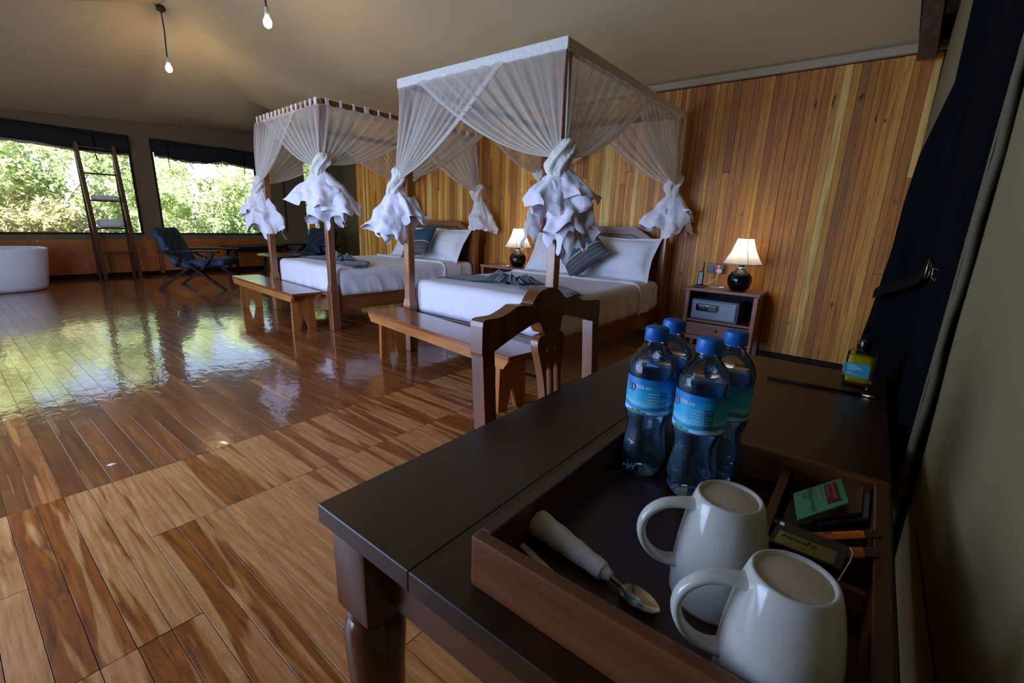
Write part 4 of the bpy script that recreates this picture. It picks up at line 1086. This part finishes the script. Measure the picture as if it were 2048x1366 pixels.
sp.grid(30, 8, bowl(.001), wrap=True); sp.grid(30, 8, bowl(0), wrap=True); sp.build('spoon', M['steel'], t, smooth=True, world=True)
fnk = MB().prism([(-.253, .352), (-.252, .3585), (-.178, .3375), (-.172, .332), (-.2, .333)], 0, lambda p, q, s: Vector((p, q, TF+.0005+.004*s))).build('paper_napkin', M['napkin'])
tag(fnk, 'flat folded white napkin lying between the roll and the tray front', 'napkin')
# ------------------------------------------------------------------ packets in the tray compartments
def card(corners, th, name, mat, parent):
    """thin slab through four corner points"""
    c = [Vector(p) for p in corners]; n = (c[1]-c[0]).cross(c[3]-c[0]).normalized()
    if n.z < 0: n = -n
    return MB().add([p for p in c] + [p+n*th for p in c], [(0, 1, 2, 3), (4, 5, 6, 7), (0, 1, 5, 4), (1, 2, 6, 5), (2, 3, 7, 6), (3, 0, 4, 7)]).build(name, mat, parent, world=True)
def onquad(corners, th, u0=0, v0=0, su=1, sv=1):
    c = [Vector(p) for p in corners]; n = (c[1]-c[0]).cross(c[3]-c[0]).normalized()
    if n.z < 0: n = -n
    eu = (c[1]-c[0]); ev = (c[3]-c[0])
    return lambda x, y: c[0] + eu*(u0+x*su) + ev*(v0+y*sv) + n*th
# green tea bag packet
G = [(-.014, .559, .792), (.029, .628, .799), (.0175, .684, .801), (-.0255, .615, .794)]   # near-left, near-right, far-right, far-left
t = thing('tea_packet', (0, .63, TF), 'green tea bag packet with a dark red badge in the tray corner', 'packet')
card(G, .003, 'packet', M['green_packet'], t)
Lu = (Vector(G[1])-Vector(G[0])).length; Lv = (Vector(G[3])-Vector(G[0])).length
q = onquad(G, .0034); card([q(.60, .20), q(.86, .17), q(.86, .92), q(.62, .90)], .0004, 'badge', M['red_print'], t)
def sidetext(txt, size, u, v, mat, name, th=.0041):
    # letters run down the packet (from its far edge to its near edge)
    f = onquad(G, th); lettering(txt, size, lambda x, y: f(u + y/Lu, v - x/Lv), name, mat, t, world=True)
sidetext('MURATARO', .0068, .75, .90, M['salmon_print'], 'badge_lettering'); sidetext('selections', .0055, .65, .82, M['salmon_print'], 'badge_lettering')
sidetext('Refresh', .0075, .46, .80, M['salmon_print'], 'lettering', .0038); sidetext('Peppermint', .0105, .28, .95, M['dark_green_print'], 'lettering', .0038); sidetext('Tea', .009, .17, .90, M['dark_green_print'], 'lettering', .0038)
t = thing('brown_packet', (.035, .66, TF), 'brown paper packet behind the green tea packet', 'packet')
card([(.0, .60, .778), (.043, .629, .792), (.043, .690, .797), (-.005, .68, .779)], .003, 'packet', M['brown_packet'], t)
t = thing('silver_packet', (.04, .665, TF), 'dark silver foil packet standing at the tray corner', 'packet')
card([(.005, .60, .772), (.0505, .632, .786), (.0505, .698, .792), (.0, .69, .774)], .003, 'packet', M['silver_packet'], t)
t = thing('black_packet', (.02, .6, TF), 'black packets lying under the green tea packet', 'packet')
card([(-.03, .566, .763), (.048, .566, .764), (.048, .69, .768), (-.03, .69, .764)], .006, 'packet', M['black_packet'], t)
# sugar sachets
def sachet(A, B, w, label, txt):
    A = Vector(A); B = Vector(B); e = (B-A); n = Vector((-e.y, e.x, 0)).normalized()*w
    t = thing('sugar_sachet', A, label, 'sachet', 'orange sugar sticks on the tray')
    Q = [A-n/2, B-n/2, B+n/2, A+n/2]
    b = MB(); b.grid(20, 6, lambda u, v: A + e*(.02+.80*u) + n*(v-.5) + Vector((0, 0, .0035*math.sin(PI*v)+.0006))); b.grid(20, 2, lambda u, v: A + e*(.02+.80*u) + n*(v-.5))
    b.build('sleeve', M['orange_paper'], t, smooth=True, world=True)
    card([A+e*.82-n/2, A+e-n/2, A+e+n/2, A+e*.82+n/2], .0012, 'crimped_end', M['dark_brown_print'], t)
    L = e.length
    lettering(txt, w*.62, lambda x, y: A + e*.46 - e.normalized()*x + n.normalized()*(w*.22-y) + Vector((0, 0, .0046)), 'lettering', M['dark_brown_print'], t, world=True)
    dt = MB()
    for k in range(7):
        for r in (-.18, .18): dt.box(A + e*(.52+.043*k) + n*r + Vector((0, 0, .0043)), (.0009+.0002*k, .0009+.0002*k, .0004))
    dt.build('dots', M['dark_brown_print'], t)['kind'] = 'stuff'
sachet((-.016, .529, .788), (.0560, .569, .8062), .0120, 'orange sugar stick lying farther back, next to the green packet', 'BROWN')
sachet((-.006, .507, .788), (.0550, .531, .8062), .0150, 'orange sugar stick lying in front of the other one', 'STICKS')
# black and gold sachet with string
Q = [(-.034, .499, .7915), (.029, .482, .8015), (.033, .519, .8055), (-.030, .536, .7955)]
t = thing('coffee_sachet', (0, .515, TF), 'black and gold sachet with a white string beside the mug', 'sachet')
card(Q, .0022, 'packet', M['black_packet'], t); q = onquad(Q, .0025); card([q(.08, .05), q(.90, .05), q(.90, .62), q(.08, .62)], .0003, 'gold_panel', M['gold_print'], t)
qq = onquad(Q, .0031); lu = .062; lv = .037
lettering('AfricaFe', .0115, lambda x, y: qq(.13 + x/lu*.82, .36 + y/lv), 'lettering', M['black_print'], t, world=True)
tt = MB()
for k in range(22): tt.add([q((k)/22, 1.0), q((k+1)/22, 1.0), q((k+.5)/22, 1.05)], [(0, 1, 2)])
tt.build('torn_edge', M['black_packet'], t, world=True, recalc=False)
MB().tube([(.0335, .518, .8085), (.036, .511, .808), (.0345, .497, .806), (.031, .482, .803), (.028, .470, .799)], .0006, 6).build('string', M['white_print'], t, world=True)
card([(-.0285, .530, .7985), (-.0245, .529, .7988), (-.0245, .534, .7993), (-.0285, .535, .799)], .0006, 'tag', M['white_print'], t)
# ------------------------------------------------------------------ oil bottle and rod
t = thing('oil_bottle', (.020, 1.378, DZ), 'square glass bottle of yellow oil with teal label and black cap', 'bottle', None, -.1)
MB().rbox((0, 0, .0465), (.057, .05, .093), .005, 6).build('glass', M['glass_thin'], t, smooth=True)
MB().rbox((0, 0, .047), (.049, .042, .064), .004, 4).build('oil', M['oil'], t, smooth=True)
MB().lathe([(.012, .092), (.013, .094), (.012, .098), (.012, .1)], 20).build('neck', M['glass_thin'], t, smooth=True)
MB().lathe([(.0145, .0965), (.015, .0975), (.015, .1165), (.0142, .1178), (.002, .118)], 28).build('cap', M['black_gloss'], t, angle=.6)
lo = MB().box((-.003, -.0256, .0475), (.051, .0006, .033)).build('label', M['teal_label'], t)
ln = MB()
for k, wd in enumerate((.014, .02, .028, .026, .031, .018, .0, .013, .012, .024)):
    if wd: ln.box((-.022+wd/2, -.0261, .0600-.0027*k), (wd, .0002, .0008))
ln.build('print_lines', M['label_text'], lo)
r = thing('thin_rod', (-.161, 1.288, DZ), 'thin dark rod with pale tip lying across the desk in front of oil bottle', 'rod')
MB().tube([(-.161, 1.288, DZ+.0035), (.035, 1.299, DZ+.0035)], .0033, 8).build('shaft', M['arm_wood'], r, smooth=True, world=True)
MB().tube([(.035, 1.299, DZ+.0035), (.081, 1.302, DZ+.0035)], .0036, 8).build('tip', M['steel'], r, smooth=True, world=True)

# ------------------------------------------------------------------ black curtain at the right wall
t = thing('curtain', (.11, 1.45, 0), 'black curtain gathered along the right canvas wall by the desk', 'curtain')
XLZ = [(0, .0), (.5, .0), (.745, .012), (.86, .025), (.955, .032), (1.073, .041), (1.213, .042), (1.345, .053), (1.443, .074), (1.524, .091), (1.693, .088), (2.6, .075)]
def cur(u, v):
    z = 2.65*v + .02; yy = 1.04 + .96*u
    dep = .118 - interp(XLZ, z); win = ss(1.45, 1.72, yy)*ss(2.02, 1.86, yy)
    near = .012 + .008*math.sin(u*46+z*1.3) + .004*math.sin(u*90)
    x = .121 - near*min(1, u*12) - max(0, dep-.02)*win - .012*win*math.sin(u*38+1.5*z)*ss(.2, 1.2, z)
    return Vector((x, yy, z))
MB().grid(110, 60, cur).build('cloth', M['curtain'], t, smooth=True, world=True)
MB().tube([(.117+.002*math.sin(k*1.7), 1.038+.006*math.sin(k*.8), .02+.053*k) for k in range(50)], .0062, 6).build('edge_binding', M['binding'], t, smooth=True, world=True)
MB().tube([(.113, 1.052, .02+.053*k) for k in range(50)], .003, 5).build('edge_cord', M['binding'], t, world=True)
st = MB(); st.grid(16, 2, lambda u, v: Vector((.094-.075*ss(.2, 1, u)-.004, 1.34+.34*u, 1.045-.10*u-.024*(v-.5)*(1+.2*u)))); st.build('tieback_strap', M['strap'], t, smooth=True, world=True)
rg = MB(); rg.tube([(.095+.004*math.cos(2*PI*k/20), 1.325+.012*math.cos(2*PI*k/20), 1.045+.022*math.sin(2*PI*k/20)) for k in range(21)], .0022, 6); rg.build('ring', M['brass'], t, smooth=True, world=True)
hk = MB(); hk.tube([(.118, 1.262, 1.05), (.108, 1.275, 1.048), (.1, 1.30, 1.05), (.1, 1.285, 1.03), (.105, 1.262, 1.026), (.106, 1.256, 1.034)], .0018, 6); hk.build('hook', M['steel'], t, smooth=True, world=True)

# ------------------------------------------------------------------ bathtub
t = thing('bathtub', (-9.10, .16, 0), 'white freestanding oval bathtub by the window at far left', 'bathtub')
def tubsec(sx, sy, z, n=64):
    out = []
    for k in range(n):
        a = 2*PI*k/n; c, s = math.cos(a), math.sin(a); e = 2/2.8
        out.append(Vector((sx*math.copysign(abs(c)**e, c), sy*math.copysign(abs(s)**e, s), z)))
    return out
b = MB(); rings = [(.30, .72, .0), (.345, .77, .012), (.375, .80, .06), (.395, .83, .25), (.408, .855, .45), (.415, .865, .545), (.413, .863, .562), (.402, .852, .57), (.385, .835, .562), (.375, .82, .52), (.34, .77, .28), (.28, .68, .17), (.02, .05, .15)]
vs = []
for r in rings: vs += tubsec(*r)
b.add(vs, [(i*64+k, i*64+(k+1) % 64, (i+1)*64+(k+1) % 64, (i+1)*64+k) for i in range(len(rings)-1) for k in range(64)] + [tuple(range(64))])
b.build('basin', M['bath'], t, smooth=True)
# ------------------------------------------------------------------ ladder shelf with towels
t = thing('ladder_shelf', (-9.85, 1.92, 0), 'dark wooden ladder shelf leaning at the left wall window', 'shelf')
yA, yB = 1.70, 2.15
for yy in (yA, yB):
    MB().bar((-9.74, yy, 0), (-9.94, yy-.03, 2.09), .05, .065, up=(1, 0, 0)).build('front_rail', M['ladder_wood'], t, world=True)
    MB().bar((-10.03, yy-.02, 0), (-9.985, yy-.035, 2.05), .035, .035, up=(1, 0, 0)).build('rear_leg', M['ladder_wood'], t, world=True)
for z in (.43, .82, 1.25, 1.66, 2.05):
    xf = -9.74-.2*z/2.09; dx = (-10.02+.045*z/2.05) - xf
    MB().box((xf+dx/2, (yA+yB)/2-.012*z, z-.012), (abs(dx)-.02, yB-yA-.05, .024), None, .003).build('shelf_board', M['ladder_wood'], t, world=True)
for z, h, lab in ((.82, .13, 'folded white towel on the middle rung of the ladder shelf'), (1.25, .075, 'folded grey white cloth on the upper rung of the ladder shelf')):
    xf = -9.74-.2*z/2.09 - .09
    m = MB(); m.rbox((xf-.015, 1.93-.012*z, z+h/2+.001), (.15, .34, h), h*.45, 8, lambda p: (0, 0, .01*noise.noise((p.y*8, p.x*8, z))))
    tag(m.build('towel', M['towel'], None, smooth=True), lab, 'towel', 'towels on the ladder shelf')

# ------------------------------------------------------------------ lounge armchairs
def make_armchair(loc, rz, label):
    t = thing('armchair', loc, label, 'armchair', 'blue lounge armchairs with wooden arms', rz)   # local +Y is forward
    w = .355
    for s in (-1, 1):
        MB().bar((s*w, .45, 0), (s*w, -.08, .44), .032, .05, up=(1, 0, 0)).build('front_leg', M['arm_wood'], t)
        MB().bar((s*(w-.035), -.45, 0), (s*(w-.035), .02, .36), .032, .05, up=(1, 0, 0)).build('rear_leg', M['arm_wood'], t)
        MB().bar((s*w, .16, .30), (s*w, .34, .54), .03, .05, up=(1, 0, 0)).build('arm_support', M['arm_wood'], t)
        MB().bar((s*w, -.12, .44), (s*w, -.33, .55), .03, .045, up=(1, 0, 0)).build('arm_support', M['arm_wood'], t)
        MB().box((s*w, .02, .56), (.085, .80, .026), Matrix.Rotation(.02, 3, 'X'), .01, 2).build('armrest', M['arm_wood'], t)
    MB().box((0, .1, .295), (.64, .04, .045)).build('cross_bar', M['arm_wood'], t)
    MB().bar((-.32, -.2, .36), (.32, -.2, .36), .04).build('cross_bar', M['arm_wood'], t)
    b = MB(); b.rbox((0, 0, 0), (.60, .62, .12), .05, 8); o = b.build('seat_cushion', M['arm_fabric'], t, smooth=True); o.location = (0, .14, .375); o.rotation_euler = (.11, 0, 0)
    b = MB(); b.rbox((0, 0, 0), (.60, .11, .60), .05, 8); o = b.build('back_cushion', M['arm_fabric'], t, smooth=True); o.location = (0, -.32, .60); o.rotation_euler = (.42, 0, 0)
    return t
ang = math.atan2(.66, .59) - PI/2
AC1 = (-8.03, 2.53, 0)
ac = make_armchair(AC1, ang, 'blue lounge armchair with dark wooden arms facing right, by the ladder shelf')
copy_thing(ac, (-8.75, 4.72, 0), math.atan2(-.86, .5) - PI/2, 'dark blue lounge armchair half hidden behind the farther bed')
# round side table and wall table
t = thing('side_table', (-7.62, 3.52, 0), 'small round side table with pale shining top beyond the farther bed', 'table')
MB().lathe([(.30, .475), (.315, .48), (.315, .495), (.30, .50), (.001, .50)], 40).build('table_top', M['table_wood'], t, angle=.6)
for k in range(3):
    a = 2*PI*k/3+.3; MB().tube([(.20*math.cos(a), .20*math.sin(a), .476), (.25*math.cos(a), .25*math.sin(a), 0)], [.02, .015], 10).build('leg', M['arm_wood'], t, smooth=True)
t = thing('wall_table', (-9.78, 4.05, 0), 'low dark wooden table against the left wall under the second window', 'table')
MB().box((0, 0, .485), (.46, 1.05, .03), None, .004).build('table_top', M['arm_wood'], t)
for sx in (-1, 1):
    for sy in (-1, 1): MB().box((sx*.19, sy*.42, .235), (.045, .045, .47), None, .003).build('leg', M['arm_wood'], t)
for sx in (-1, 1): MB().box((sx*.19, 0, .43), (.025, .80, .07)).build('apron', M['arm_wood'], t)
tag(MB().add([(-2.522, .318, .0012), (-2.505, .332, .0012), (-2.51, .355, .0016), (-2.53, .342, .0012), (-2.518, .336, .007)], [(0, 1, 4), (1, 2, 4), (2, 3, 4), (3, 0, 4), (0, 3, 2, 1)]).build('paper_scrap', M['napkin']), 'tiny white paper scrap lying alone on the dark floor planks', 'paper')
